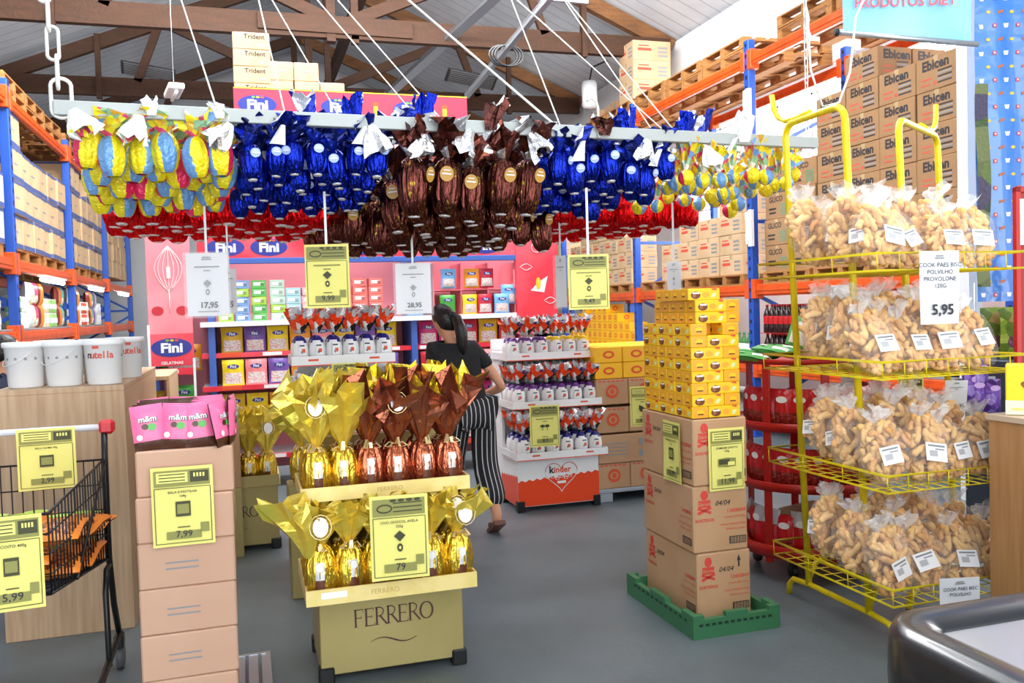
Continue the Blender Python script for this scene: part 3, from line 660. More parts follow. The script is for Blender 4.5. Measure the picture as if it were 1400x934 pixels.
section(PYEL, .02, .68, 6, range(5), 2.345, .17, 'balloon-printed egg', 'balloon-printed eggs by the chain', .02, (.95, 1.08))
section(PBLU, .70, 1.36, 7, range(5), 2.325, .155, 'blue foil egg in chain half', 'blue foil eggs by the chain half', .02, (.95, 1.05))
section(PBRO, 1.42, 2.12, 5, range(4), 2.27, .275, 'large brown foil egg', 'large brown foil eggs', .02, (.95, 1.05))
section(PBLU, 2.16, 2.9, 7, range(5), 2.34, .155, 'blue foil egg past the brown ones', 'blue foil eggs past the brown ones', .06, (1, 1.15))
section(PSML, 2.93, 3.74, 8, range(4), 2.27, .085, 'little printed egg', 'little printed eggs by the yellow stand', .05, (.9, 1.1))
section(PRED, .02, 1.25, 9, range(5, 10), 2.27, .2, 'red foil egg in the chain half', 'red foil eggs by the chain half', .015, (.95, 1.08))
section(PBRO, 1.28, 2.55, 9, range(4, 11), 2.24, .275, 'brown rear egg', 'brown foil eggs in the rear rows', .02, (.85, 1.05))
section(PRED, 2.6, 3.76, 8, range(5, 10), 2.27, .2, 'red foil egg past the brown ones', 'red foil eggs past the brown ones', .015, (.95, 1.08))
# tips of foil folded over the rail
for i, (u, mt, lab) in enumerate(((.35, WHITE, 'white paper cone tip above the rail by the chain'), (.62, WHITE, 'second white paper tip above the rail'), (1.0, fbt, 'blue foil tip with silver lining rising above rail by banner'), (1.2, fb, 'round blue foil tip rising above rail before the banner'), (1.42, fbt, 'flat blue foil tip over the rail'), (1.53, fb, 'thin pointed blue foil tip above the rail'), (1.85, fbrt, 'brown foil scrap crumpled over the rail by the white hook'), (2.45, fbrt, 'brown foil scrap resting on rail past the white hook'), (2.62, fb, 'blue foil tip above the rail past the hook'), (2.95, fb, 'short blue foil tip before the orange beam'), (3.05, fbt, 'blue and silver foil tip before the orange beam'), (3.28, WHITE, 'long white paper tag slung over the rail near its end'))):
    m = MB(); tassel(m, 0, .15, .03, .05, mt, 6, 100+i, (rnd(-.04, .04), -.02), 1, .5); p = TO+TU*u+TV*(-.035 if mt in (WHITE, fbrt) else .04)
    o = tag(ob('foil_scrap', m, None, (p.x, p.y, RZ-.02)), lab, 'foil'); o.scale = (.6, .6, .5) if i < 2 else (1, 1, .75 if i in (4, 7) else 1.1)

for i, (u, dz, mt, rg_, lab) in enumerate(((.05, -.06, balt, -.5, 'printed film gather splayed past the chained end of the rail'), (.3, -.07, balt, .2, 'printed film gather bulging below rail over first printed eggs'), (.66, -.09, foil('silver_crumple', 'd4d6d8', 'f0f0f0'), .5, 'silver foil sheet hanging between printed and blue eggs'), (1.27, -.07, MATS['silver_crumple'], -.3, 'silver foil crumple over the last blue eggs of chain half'), (1.52, -.1, MATS['silver_crumple'], .1, 'silver foil fold hanging beside the first large brown egg'), (1.75, -.07, fbrt, .5, 'brown foil gather spreading under rail by white hook'), (2.05, -.07, fbrt, -.6, 'brown foil gather spreading beyond the large brown eggs'), (2.7, -.08, MATS['silver_crumple'], .3, 'silver foil crumple over blue eggs past the hook'), (3.05, -.1, WHITE, -.2, 'white paper cone hanging over the little printed eggs'))):
    m = MB(); tassel(m, 0, .13, .02, .055, mt, 7, 400+i, (rnd(-.02, .02), -.02), -1, .6); p = TO+TU*u+TV*(-.03)
    o = tag(ob('foil_scrap', m, None, (p.x, p.y, RZ+dz+.05)), lab, 'foil'); o.rotation_euler = (0, rg_, 0)
# ------------------------------------------------------------ sweets gondola
redp = mat('red_panel', 'e0263c', .35, var=(1.1, 'ee6a78', .5, .75)); pinkp = mat('pink_panel', 'ee7a86', .35, var=(1.6, 'f0a0a6', .4, .7)); blueb = mat('blue_trim', '3a5fae', .4)
GX0, GX1, GY = -.78, 3.0, 8.2
t = thing('sweets_gondola', 'wide red and blue sweets gondola with logo header behind the woman', 'display rack', (0, 0, 0))
def logo(m, o, s):
    m.disc2(o, X_, Z_, s*.62, s*.3, logoblue, 24, .002); m.text('Fini', s*.42, V(o)+V((0, 0, -s*.15)), X_, Z_, WHITE, .04, 'c', off=.004, sx=1.15)
    for k, c in enumerate((mat('logo_green', '6fae3a'), mat('logo_yellow', 'f0c020'), ora)): m.disc2(V(o)+V((-s*.12+k*s*.14, 0, s*.23)), X_, Z_, s*.06, s*.035, c, 10, .005)
m = MB(); m.box(GX0, GX1, 8.72, 8.76, .1, 2.06, mat('pink_back', 'd9828c', .6)); part('back_panel', m, t)
for x in (GX0, -.3, 1.52, GX1-.06):
    m = MB(); m.box(x, x+.06, GY+(.02 if x > 1 or x < 0 else .5), 8.8, 0, 3.3, blueb, .004); part('post', m, t)
m = MB(); m.box(-.36, GX1, GY-.02, GY+.02, 2.07, 2.26, redp, .003)
for x in (-.12, .25, 1.1, 2.26): logo(m, (x, GY-.021, 2.165), .26)
part('header', m, t, 'red header board with blue oval logos')
m = MB(); m.box(-.36, 2.75, GY-.03, GY+.03, 2.02, 2.07, blueb, .004); part('header_rail', m, t, 'blue rail')
m = MB(); m.box(-.78, -.42, GY-.04, GY+.02, 1.14, 2.26, pinkp, .004); m.box(-.78, -.42, GY-.045, GY-.04, 1.14, 1.42, redp); logo(m, (-.6, GY-.046, 1.3), .27)
wl = mat('white_line', 'f7dfe0', .5)
for k in range(7): 
    a = R(-60+k*20); m.tube([(-.6+math.sin(a)*.13*math.sin(q*math.pi/8), GY-.043, 1.78+q*.05) for q in range(9)], .003, wl, 4)
m.box(-.615, -.585, GY-.05, GY-.04, 1.9, 2.0, wl); m.tube([(-.6, GY-.043, 1.6), (-.6, GY-.043, 1.8)], .004, wl, 5)
for x in (-.7, -.5): m.disc2((x, GY-.043, 1.62), X_, Z_, .05, .04, mat('deep_red', 'c4182a', .4), 14)
m.text('GELATINAS', .035, (-.6, GY-.047, 1.155), X_, Z_, WHITE, .02, 'c'); part('side_panel', m, t, 'tall pink panel with whisk drawing and blue oval logo')
m = MB(); m.box(2.56, 2.98, GY-.04, GY+.02, 1.3, 2.26, redp, .004)
m.tube([(2.77+math.cos(a)*.05, GY-.045, 2.14+math.sin(a)*.05) for a in [k*math.pi/6 for k in range(12)]], .004, wl, 4, True)
for cx, cz in ((2.66, 1.95), (2.9, 1.62)): m.tube([(cx+math.cos(a)*(.05+.012*math.cos(4*a)), GY-.045, cz+math.sin(a)*.03) for a in [k*math.pi/8 for k in range(16)]], .003, wl, 4, True)
m.poly([(2.7, GY-.044, 1.72), (2.84, GY-.044, 1.7), (2.88, GY-.044, 1.86), (2.78, GY-.044, 1.8)], wl); m.disc2((2.78, GY-.046, 1.79), X_, Z_, .025, .06, mat('logo_yellow', 'f0c020'), 12)
part('side_panel', m, t, 'red panel with sweet wrapper drawings')
shz = [(1.5, .0), (1.22, .06), (.93, -.02), (.62, -.02), (.3, -.02)]
for z, yo in shz:
    m = MB(); m.box(-.36, GX1-.06, GY+.0+yo, 8.72, z-.02, z, WHITE); m.box(-.36, GX1-.06, GY-.015+yo, GY+yo, z-.035, z+.01, WHITE if z > 1.4 else redp)
    for k in range(9 if z < 1.4 else 0): m.box(-.2+k*.36, -.03+k*.36, GY-.018+yo, GY-.015+yo, z-.028, z+.004, WHITE if k % 3 else ora)
    part('shelf', m, t)
m = MB(); m.box(-.78, -.42, GY-.05, GY+.4, 1.06, 1.08, WHITE); m.box(-.78, -.42, GY-.055, GY-.05, 1.06, 1.12, redp); m.box(-.7, -.55, GY-.058, GY-.055, 1.075, 1.105, WHITE); m.box(-.78, -.42, GY, GY+.4, .7, .72, mat('kraft_plain', 'c08e5c')); m.box(-.79, -.77, GY-.06, GY-.03, .0, 1.5, WHITE); m.box(-.43, -.41, GY-.06, GY-.03, .0, 1.2, WHITE); part('side_shelf', m, t)
m = MB(); m.box(-.1, 2.3, GY, 8.9, 3.3, 3.34, blueb); part('top_shelf', m, t)
for x in (.02, 1.45): m = MB(); m.box(x, x+.02, GY+.3, GY+.32, 2.26, 3.3, STEEL); part('post', m, t)
for x0 in range(4):
    m = MB(); m.box(1.75+x0*.27, 1.76+x0*.27, GY+.05, 8.7, 1.5, 2.0, pinkp); part('divider', m, t)
m = MB(); m.box(1.5, 2.56, GY+.06, 8.7, 1.74, 1.75, pinkp); part('divider_shelf', m, t)
bnr = mat('banner_red', 'e2304a', .35); m = MB(); m.box(.0, 2.12, -.01, .01, -.13, .13, bnr); m.box(0, 2.12, -.012, .012, .125, .135, mat('logo_yellow', 'f0c020'))
for x in (.2, .92, 1.58): logo(m, (x, -.012, -.01), .27)
for x in (.6, 1.25, 1.9): m.disc2((x, -.012, -.02), X_, Z_, .022, .07, mat('logo_yellow', 'f0c020'), 12, .002); m.disc2((x, -.012, .03), X_, Z_, .03, .02, ora, 10, .003)
tag(ob('logo_banner', m, None, (0, GY-.02, 3.44)), 'long red banner with blue oval logos above the hanging foil eggs', 'banner')
gb = carton(.32, .3, .15, KRAFT2, pr_gum); gp = carton(.22, .3, .17, KRAFT2, pr_plain)
for r in range(5): tag(ob('carton', gb, None, (.17, 8.45, 3.342+.152*r), R(rnd(-1, 1))), 'lettered tan carton on top shelf above banner, %s layer up' % nth(r), 'carton', 'lettered cartons above the banner')
for ci, (x, n) in enumerate(((.42, 3), (.65, 3), (.88, 2))):
    for r in range(n): tag(ob('carton', gp, None, (x, 8.45, 3.342+.171*r), R(rnd(-2, 2))), 'plain tan carton above banner, %s column past the lettered ones, %s layer up' % (nth(ci), nth(r)), 'carton', 'plain cartons above the banner')
# sweets on it
cl = {k: cmat('sweet_'+k, c) for k, c in (('gold', 'd8ae1c'), ('violet', '6f4fa0'), ('lemon', 'eed018'), ('amber', 'e6961a'), ('rose', 'f08a8c'), ('magenta', 'c8286e'), ('cherry', 'c02038'), ('green', '3f9a38'), ('sky', '6fb0e0'))}
clear = mat('clear_sweets_window', 'dce6dc', .25, var=(70, 'e0a0a8', .45, .6))
SB = {k: pouch_mesh(.19, .235, .06, v, clear if k not in ('green',) else None, logoblue, .5, 'sweets_bag', 'Fini') for k, v in cl.items()}
def sweetrow(y, z, x0, x1, seq, where):
    n = int((x1-x0)/.2)
    for i in range(n):
        x = x0+.1+i*.2
        tag(ob('sweets_bag', SB[seq[i % len(seq)]], None, (x, y, z), R(rnd(-5, 5))), '%s bag of jelly sweets, %s along %s of red gondola' % (seq[i % len(seq)], nth(i), where), 'sweets bag', 'jelly sweets bags on the gondola')
sweetrow(GY+.12, 1.221, -.2, 1.45, ['gold', 'violet', 'lemon', 'amber', 'rose'], 'upper bag shelf, post side')
sweetrow(GY+.06, .932, -.2, 1.45, ['lemon', 'rose', 'violet', 'amber', 'gold'], 'middle bag shelf, post side')
sweetrow(GY+.06, .622, -.2, 1.45, ['gold', 'lemon', 'amber', 'lemon'], 'low bag shelf, post side')
sweetrow(GY+.12, 1.221, 1.6, 2.9, ['magenta', 'magenta', 'cherry', 'gold', 'cherry'], 'upper bag shelf past the post')
sweetrow(GY+.06, .932, 1.6, 2.9, ['cherry', 'magenta', 'magenta', 'rose'], 'middle bag shelf past the post')
sweetrow(GY+.06, .622, 1.6, 2.9, ['magenta', 'cherry', 'magenta'], 'low bag shelf past the post')
sweetrow(GY+.06, .302, 1.6, 2.9, ['cherry', 'magenta'], 'bottom bag shelf past the post')
tag(ob('sweets_bag', SB['green'], None, (-.52, GY+.1, .722)), 'green bag of sweets alone on the low side shelf under pink panel', 'sweets bag')
for i in range(3): tag(ob('sweets_bag', SB[('green', 'gold', 'amber')[i]], None, (-.7+i*.12, GY+.15, 1.082), R(rnd(-8, 8))), 'short sweets bag lying behind price strip under pink panel, %s one' % nth(i), 'sweets bag')
def gum_mesh(c, i):
    m = MB(); mm = mat('gum_'+c, c, .35); m.box(-.065, .065, -.05, .05, 0, .073, mm, .004); m.quad((0, -.05, .04), X_, Z_, .09, .03, WHITE, .001); m.quad((.03, -.05, .035), X_, Z_, .03, .03, mat('gum_dark_'+c, tuple(x*.6 for x in srgb(c)), .4), .002)
    return m.mesh('gum_box')
gums = {c: gum_mesh(c, 0) for c in ('a6d04c', '7aa2d4', '5db85a', 'b8d8c4', 'a4d0d8', 'f0b8bc', 'ee7a70', 'e8e8e4')}
seq = [('a6d04c', 4), ('7aa2d4', 5), ('5db85a', 5), ('b8d8c4', 5), ('a4d0d8', 4), ('f0b8bc', 4), ('f0b8bc', 4), ('ee7a70', 4), ('ee7a70', 5), ('ee7a70', 5)]
xs = [-.14, 0, .15, .31, .45, .59, .74, .9, 1.05, 1.2]
for ci, (c, n) in enumerate(seq):
    for r in range(n):
        tag(ob('gum_box', gums[c if (r+ci) % 4 else ('a6d04c' if ci < 5 else c)], None, (xs[ci], GY+.08, 1.502+r*.0745), R(rnd(-5, 5))), 'small gum box on the gondola top shelf, %s stack from pink panel, %s up' % (nth(ci), nth(r)), 'gum box', 'gum boxes on the gondola top shelf')
for i, (x, z, c) in enumerate(((1.56, 1.51, 'sky'), (1.6, 1.76, 'sky'), (1.88, 1.51, 'green'), (1.9, 1.76, 'sky'), (2.1, 1.51, 'lemon'), (2.13, 1.76, 'amber'), (2.25, 1.51, 'cherry'), (2.28, 1.76, 'cherry'), (2.42, 1.51, 'sky'), (2.5, 1.6, 'sky'), (2.62, 1.75, 'rose'))):
    o = tag(ob('sweets_bag', SB[c], None, (x, GY+.02+.03*(i % 2), z), R(rnd(-8, 8))), '%s sweets bag in gondola compartments, %s from the post' % (c, nth(i)), 'sweets bag', 'sweets bags in the compartments'); o.scale = (.8, .8, .8)
# ------------------------------------------------------------ chocolate egg stands
eggw = mat('egg_white_wrap', 'f1f2f2', .3, bump=(30, .2, .006)); eggo = mat('egg_orange_base', 'e8481c', .3)
tops = {'navy': mat('egg_navy', '1e2078', .3), 'yellow': mat('egg_yellow', 'f2cf12', .3), 'violet': mat('egg_violet', '6a3a8a', .3)}
wrapK = patchwork('printed_gather', ['ee4a18', 'f0501c', 'f4f4f4', 'e8481c', '7a7e82', '1e1e22', 'ee4a18', '3a3064', 'd8dadc', 'c4c8cc', 'e8481c'], 24, .25, .2, 'cdd0d4')
def kegg(top, sd):
    t = thing('chocolate_egg', 'e', 'chocolate egg'); m = MB()
    def mf(u, v): return eggo if v < .14 else tops[top] if v > .8+.04*math.sin(u*20) else eggw
    m.lathe(egg_prof(.05, .145, .25, .62, 12, 0, .42), 20, eggw, mod=lambda a, q: 1+.02*math.cos(10*a+sd), mf=mf, caps=False); eg_ = part('egg', m, t)
    m = MB(); m.T = Matrix.Rotation(0, 4, 'X'); y = -.06
    m.quad((0, y, .075), X_, Z_, .042, .06, WHITE); m.quad((-.004, y-.001, .095), X_, Z_, .03, .007, INK); m.quad((.004, y-.001, .068), X_, Z_, .02, .02, ora); m.quad((-.006, y-.001, .06), X_, Z_, .012, .014, GREY); part('sticker', m, eg_)
    m = MB(); tassel(m, .16, .135, .016, .07, wrapK, 8, sd); part('foil_gather', m, t)
    return Proto(t)
KE = {k: [kegg(k, 50+i*3+j) for j in range(2)] for i, k in enumerate(tops)}
def kinder_base(m, x0, x1, y0, y1, h, logo_=True):
    m.box(x0, x1, y0, y1, .04, h, WHITE, .003)
    for (o, u, L) in (((x0, y0-.001), X_, x1-x0), ((x0-.001, y1), -Y_, y1-y0)):
        O = V((o[0], o[1], 0)); n = int(L/.03); top = [.235+.04*u_/n+(.008 if u_ % 2 else -.008) for u_ in range(n+1)]
        for k in range(n):
            a, b = L*k/n, L*(k+1)/n; nn = u.cross(Z_)*.0005
            m.poly([O+u*a+Z_*.045+nn, O+u*b+Z_*.045+nn, O+u*b+Z_*top[k+1]+nn, O+u*a+Z_*top[k]+nn], eggo)
    for x in (x0-.008, x1-.05):
        for y in (y0-.008, y1-.05): m.box(x, x+.058, y, y+.058, 0, .085, BLACK, .004)
    if logo_:
        cx, cz = (x0+x1)/2+.02, .285; y = y0-.004
        H = lambda a: (cx+.13*math.sin(a)**3, y, cz-.02+.0078*(13*math.cos(a)-5*math.cos(2*a)-2*math.cos(3*a)-math.cos(4*a)))
        up_ = [H(2*math.pi*k/36) for k in range(-9, 10)]; lo = [H(2*math.pi*k/36) for k in range(9, 28)]
        m.tube(up_, .0025, REDINK, 4); m.tube(lo, .003, WHITE, 4)
        m.text('k', .075, (cx-.1, y, cz+.0), X_, Z_, INK, .03); m.text('inder', .066, (cx-.062, y, cz+.0), X_, Z_, ora, .02)
        for k in range(5): m.quad((cx-.07+k*.035, y, cz-.03-.012*(k % 2)), X_, Z_, .03, .022, WHITE); m.quad((cx-.07+k*.035, y, cz-.032-.012*(k % 2)), X_, Z_, .02, .012, ora, .002)
        m.quad((cx, y, cz-.075), X_, Z_, .07, .02, WHITE)
def tray(m, x0, x1, y0, y1, z, lip, mt, accent=None, th=.006):
    m.box(x0, x1, y0, y1, z-.012, z, mt)
    for a in ((x0-th, x1+th, y0-th, y0), (x0-th, x1+th, y1, y1+th), (x0-th, x0, y0, y1), (x1, x1+th, y0, y1)): m.box(*a, z-.012, z+lip, mt)
    if accent:
        for xx in (.2, .8): m.quad((x0+(x1-x0)*xx, y0-th, z+lip*.45), X_, Z_, .06, .012, accent, .001)
        m.box(x0-th-.001, x1+th+.001, y0-th-.001, y0-th, z-.014, z-.008, accent)
t = thing('chocolate_egg_stand', 'white and orange cardboard stand of white chocolate eggs with heart logo', 'display stand', (0, 0, 0))
m = MB(); kinder_base(m, 1.94, 2.6, 6.3, 6.74, .405); part('base_box', m, t, 'orange and white base box with heart logo')
m = MB(); m.box(1.96, 2.62, 7.0, 7.03, .4, 1.3, WHITE); m.box(1.96, 1.98, 6.75, 7.02, .04, 1.15, WHITE); m.box(2.6, 2.62, 6.75, 7.02, .04, 1.15, WHITE)
for z in (.42, .79, 1.15): m.box(1.98, 2.6, 6.7, 7.0, z-.02, z-.013, WHITE)
part('back_panel', m, t)
TI = [(.42, 6.22, 1.92, 2.64, 'navy'), (.79, 6.36, 1.94, 2.66, 'violet'), (1.155, 6.5, 1.95, 2.67, 'yellow')]
for z, y, x0, x1, c in TI:
    m = MB(); tray(m, x0, x1, y, y+.48, z, .045, WHITE, ora); part('tray', m, t, 'white tray with small red print')
for ti, (z, y, x0, x1, c) in enumerate(TI):
    for row in range(3 if ti < 2 else 2):
        for i in range(6):
            cc = c if ti != 2 or i > 2 else 'violet'
            if ti == 0 and row == 2: pass
            KE[cc][(i+row) % 2].put((x0+.065+i*.117, y+.065+row*.13, z+.001), R(rnd(-12, 12)), 'white egg on %s tray of heart logo stand, %s row, %s from the woman' % (('bottom', 'middle', 'top')[ti], nth(row), nth(i)), 'white chocolate eggs on the heart logo stand', (0, 0), (1.05, 1.05, 1.14))
t = thing('chocolate_egg_stand', 'white tiered stand of navy-topped eggs behind the gold foil gathers', 'display stand', (0, 0, 0))
m = MB(); kinder_base(m, .3, .9, 5.25, 5.6, .4, False); part('base_box', m, t)
m = MB(); m.box(.32, .9, 5.75, 5.78, .05, 1.4, WHITE)
for x in (.3, .88): m.box(x, x+.02, 5.4, 5.77, .05, 1.2, WHITE)
part('back_panel', m, t)
for ti, z in enumerate((.45, .85, 1.26)):
    m = MB(); tray(m, .27, .87, 5.2+ti*.05, 5.6+ti*.05, z, .045, WHITE, ora); part('tray', m, t)
    for row in range(2):
        for i in range(6):
            if ti == 0: continue
            KE['navy'][(i+row) % 2].put((.32+i*.1, 5.27+ti*.05+row*.14, z+.001), R(rnd(-12, 12)), 'navy-topped egg on %s tray behind gold eggs, %s row, %s along' % (('', 'middle', 'top')[ti], nth(row), nth(i)), 'navy-topped eggs behind the gold gathers', (0, 0), (1, 1, 1.12))
# ------------------------------------------------------------ gold foil egg stands
gold = foil('gold_foil', 'e6c446', 'f0d060', .2, .88, 45, None, .3); copper = foil('copper_foil', 'b8684a', 'e8c63c', .2, .9, 40, None, .3)
goldt = foil('gold_gather_foil', 'eed454', 'f4e47a', .26, .6, 26, (6, 'c8cc54', .5, .7)); coppert = foil('copper_gather_foil', 'a05c42', 'f4dc50', .22, .8, 22, (4, '6a3426', .5, .75))
ribbon = mat('pale_ribbon', 'e9d49a', .25, .5); cho = mat('chocolate_photo', '5a2c16', .4); goldbox = mat('gold_cardboard', 'a09258', .38, .3, var=(1.5, 'ac9e66', .4, .7)); goldtray = mat('pale_gold_tray', 'e8d48c', .4, .1, var=(12, 'e0ca78', .45, .65))
def fegg(body, tas, sd, nm, gh=.31):
    t = thing(nm, 'e', 'chocolate egg'); rg = random.Random(sd)
    m = MB(); ph = rg.uniform(0, 6); m.lathe(egg_prof(.063, .2, .28, .66, 14, 0, .42), 56, body, mod=lambda a, q: 1+(.035+.16*max(0, q-.45)+.1*max(0, .2-q))*math.cos(14*a+ph+math.sin(4*a)), caps=False); wr_ = part('foil_wrap', m, t)
    m = MB(); y = -.0585
    m.grid(lambda u, v: ((u-.5)*.036, -.0665+abs(u-.5)*.012-.3*(v-.45)**2*-.06, .012+v*.13), 3, 6, WHITE, mf=lambda u, v: cho if v < .42 else silver if v < .66 else mat('label_pale', 'e2ddd2', .4)); m.disc2((0, -.0685, .03), X_, Z_, .014, .013, mat('nut_brown', '9a6030', .4), 10); m.disc2((0, -.069, .125), X_, Z_, .014, .016, WHITE, 12); part('label_strip', m, wr_, 'photo label with round white medallion')
    m = MB()
    for k in range(5):
        a = rg.uniform(-1.4, 1.4)-math.pi/2; L = rg.uniform(.035, .06)
        P = [(0, -.02, .19), (math.cos(a)*L*.6, -.03+math.sin(a)*.02, .19+rg.uniform(.0, .03)), (math.cos(a)*L, -.035+math.sin(a)*.02, .185), (math.cos(a)*L*.5, -.03, .178), (0, -.02, .188)]
        for q in range(4): m.bar(P[q], P[q+1], .012, .002, ribbon)
    m.bar((0, -.03, .185), (rg.uniform(-.03, .03), -.045, .13), .008, .0015, ribbon); part('ribbon', m, t, 'curled pale ribbon')
    m = MB(); tassel(m, .19, gh, .014, .12 if gh > .25 else .085, tas, 10, sd, (rg.uniform(-.03, .03), rg.uniform(-.05, .0))); gt_ = part('foil_gather', m, t)
    if sd % 2: m = MB(); m.T = Matrix.Translation((rg.uniform(-.02, .02), -.11 if gh > .25 else -.1, .178+gh*.62)) @ Matrix.Rotation(R(-12), 4, 'X'); m.disc2((0, 0, 0), X_, Z_, .028, .036, WHITE, 16); m.disc2((0, .002, 0), -X_, Z_, .028, .036, WHITE, 16); m.tube([(math.cos(q*.52)*.04, -.001, math.sin(q*.52)*.045) for q in range(12)], .002, ribbon, 5, True); part('hang_tag', m, gt_, 'white oval tag')
    return Proto(t)
FG = [fegg(gold, goldt, s, 'gold_foil_egg') for s in (61, 62, 63)]; FL = [fegg(gold, goldt, s, 'gold_foil_egg', .17) for s in (65, 66, 67)]; FC = [fegg(copper, coppert, s, 'copper_foil_egg') for s in (71, 72, 74)]
def serif_word(m, word, h, o, u, mt):
    """thin roman capitals built from strokes"""
    o, u = V(o), V(u); n = u.cross(Z_)*.001; x = 0
    def q(x0, z0, x1, z1, w0): 
        d = V((x1-x0, z1-z0)); d.normalize(); p = V((-d.y, d.x))*w0/2
        m.poly([o+n+u*a+Z_*b for a, b in ((x0-p.x, z0-p.y), (x1-p.x, z1-p.y), (x1+p.x, z1+p.y), (x0+p.x, z0+p.y))][::1], mt)
    for c in word:
        w_ = h*.5
        if c in 'FE':
            q(x+h*.08, 0, x+h*.08, h, h*.11); q(x-h*.02, .01*h, x+h*.2, .01*h, h*.03); q(x-h*.02, h*.99, x+w_, h*.99, h*.045); q(x+h*.08, h*.52, x+w_*.8, h*.52, h*.04); q(x+w_, h, x+w_, h*.84, h*.03); q(x+w_*.8, h*.6, x+w_*.8, h*.44, h*.03)
            if c == 'E': q(x, h*.01, x+w_*1.1, h*.01, h*.045); q(x+w_*1.1, 0, x+w_*1.1, h*.17, h*.03)
            x += h*.6
        elif c == 'R':
            q(x+h*.08, 0, x+h*.08, h, h*.11); q(x-h*.02, .01*h, x+h*.2, .01*h, h*.03)
            P = [(x+h*.0, h), (x+h*.28, h), (x+h*.44, h*.9), (x+h*.47, h*.75), (x+h*.4, h*.58), (x+h*.25, h*.5), (x+h*.1, h*.5)]
            for a, b in zip(P, P[1:]): q(*a, *b, h*.06)
            q(x+h*.27, h*.5, x+h*.66, -.02*h, h*.1); x += h*.66
        else:
            P = [(x+h*.38+h*.36*math.cos(a), h*.5+h*.48*math.sin(a)) for a in [k*math.pi/10 for k in range(21)]]
            for i_, (a, b) in enumerate(zip(P, P[1:])): q(*a, *b, h*(.05+.07*abs(math.cos((i_+.5)*math.pi/10))))
            x += h*.8
bink = mat('brown_ink', '4a2e24', .5)
def ferr_stand(name, lab, x0, x1, y0, dep, hb, loc_lbl=True):
    t = thing(name, lab, 'display stand', (0, 0, 0)); m = MB()
    m.box(x0, x1, y0, y0+dep, .035, hb, goldbox, .004)
    cx = (x0+x1)/2; s = (x1-x0)/.62
    serif_word(m, 'FERRERO', .075*s, (cx-.165*s, y0-.001, .225), X_, bink)
    P = [(cx-.1*s+.2*s*k/12, y0-.0025, .155+.014*math.sin((k/12-.5)*2*math.pi)*-1) for k in range(13)]
    for a, b in zip(P, P[1:]): m.bar(a, b, .001, .006*(1-abs((a[0]-cx)/.11/s))+.001, bink)
    part('base_box', m, t, 'gold cardboard base box with capital lettering')
    for x in (x0-.01, x1-.055):
        for y in (y0-.01, y0+dep-.05): m = MB(); m.box(x, x+.065, y, y+.06, 0, .07, BLACK, .006); part('corner_foot', m, t, 'black plastic corner foot')
    return t
t = ferr_stand('foil_egg_stand', 'gold cardboard stand in front with two trays of gold and copper foil eggs', .255, .87, 3.7, .42, .4)
m = MB(); tray(m, .2, .87, 3.47, 3.95, .425, .05, goldtray, None, .008); m.text('FERRERO', .028, (.5, 3.462, .435), X_, Z_, mat('faint_gold_ink', 'c0a45c'), False, 'c')
m.quad((.3, 3.462, .45), X_, Z_, .1, .025, WHITE, .001); part('tray', m, t)
m = MB(); tray(m, .2, .88, 3.58, 3.95, .81, .045, goldtray, None, .008); m.text('FERRERO', .026, (.55, 3.572, .82), X_, Z_, mat('faint_gold_ink', 'c0a45c'), False, 'c'); part('tray', m, t)
m = MB(); m.box(.24, .84, 4.0, 4.02, .4, 1.0, goldbox); m.box(.24, .26, 3.75, 4.0, .42, .8, goldbox); m.box(.82, .84, 3.75, 4.0, .42, .8, goldbox); part('back_panel', m, t)
for row in range(2):
    for i in range(6):
        FL[(i+row) % 3].put((.26+i*.111, 3.545+row*.13, .426), R(rnd(-10, 10)), 'gold foil egg on lower tray of front gold stand, %s row, %s along' % (nth(row), nth(i)), 'gold foil eggs on the lower tray', (0, 0), 1.06)
        (FG if i < 2 else FC)[(i+row) % 3].put((.265+i*.11, 3.66+row*.13, .811), R(rnd(-10, 10)), '%s foil egg on upper tray of front gold stand, %s row, %s along' % ('gold' if i < 2 else 'copper', nth(row), nth(i)), 'foil eggs on the upper tray')
m = MB(); tassel(m, 0, .24, .02, .08, goldt, 6, 301, (-.1, -.02)); tag(ob('foil_scrap', m, None, (.21, 3.5, .6)), 'pale gold foil spreading past the stand towards pink bags', 'foil')
t = ferr_stand('foil_egg_stand', 'second gold cardboard stand behind the pink bag stack', -.42, .18, 6.02, .42, .43)
m = MB(); tray(m, -.43, .19, 6.0, 6.45, .44, .04, goldtray); m.box(-.43, .19, 5.99, 6.0, .43, .5, goldbox); part('tray', m, t)
for row in range(2):
    for i in range(5):
        FG[(i+row+1) % 3].put((-.36+i*.12, 6.09+row*.14, .441), R(rnd(-10, 10)), 'gold foil egg on second gold stand behind pink bags, %s row, %s along' % (nth(row), nth(i)), 'gold foil eggs on the second stand')
m = MB(); m.box(-.34, -.05, 5.9, 5.985, .45, .98, KRAFT, .004); m.box(-.34, -.05, 5.9, 5.985, .0, .449, goldbox); tag(ob('tall_carton', m), 'tall plain brown carton standing before the second gold stand', 'carton')
for i in range(3):
    FG[i].put((.28+i*.12, 5.0, .62+.0*i), R(rnd(-10, 10)), 'gold foil egg on low crate behind front stand, %s along' % nth(i), 'gold foil eggs on the low crate')
m = MB(); m.box(.2, .62, 4.88, 5.12, 0, .615, goldbox, .005); tag(ob('gold_crate', m), 'gold box behind the front stand carrying three foil eggs', 'box')
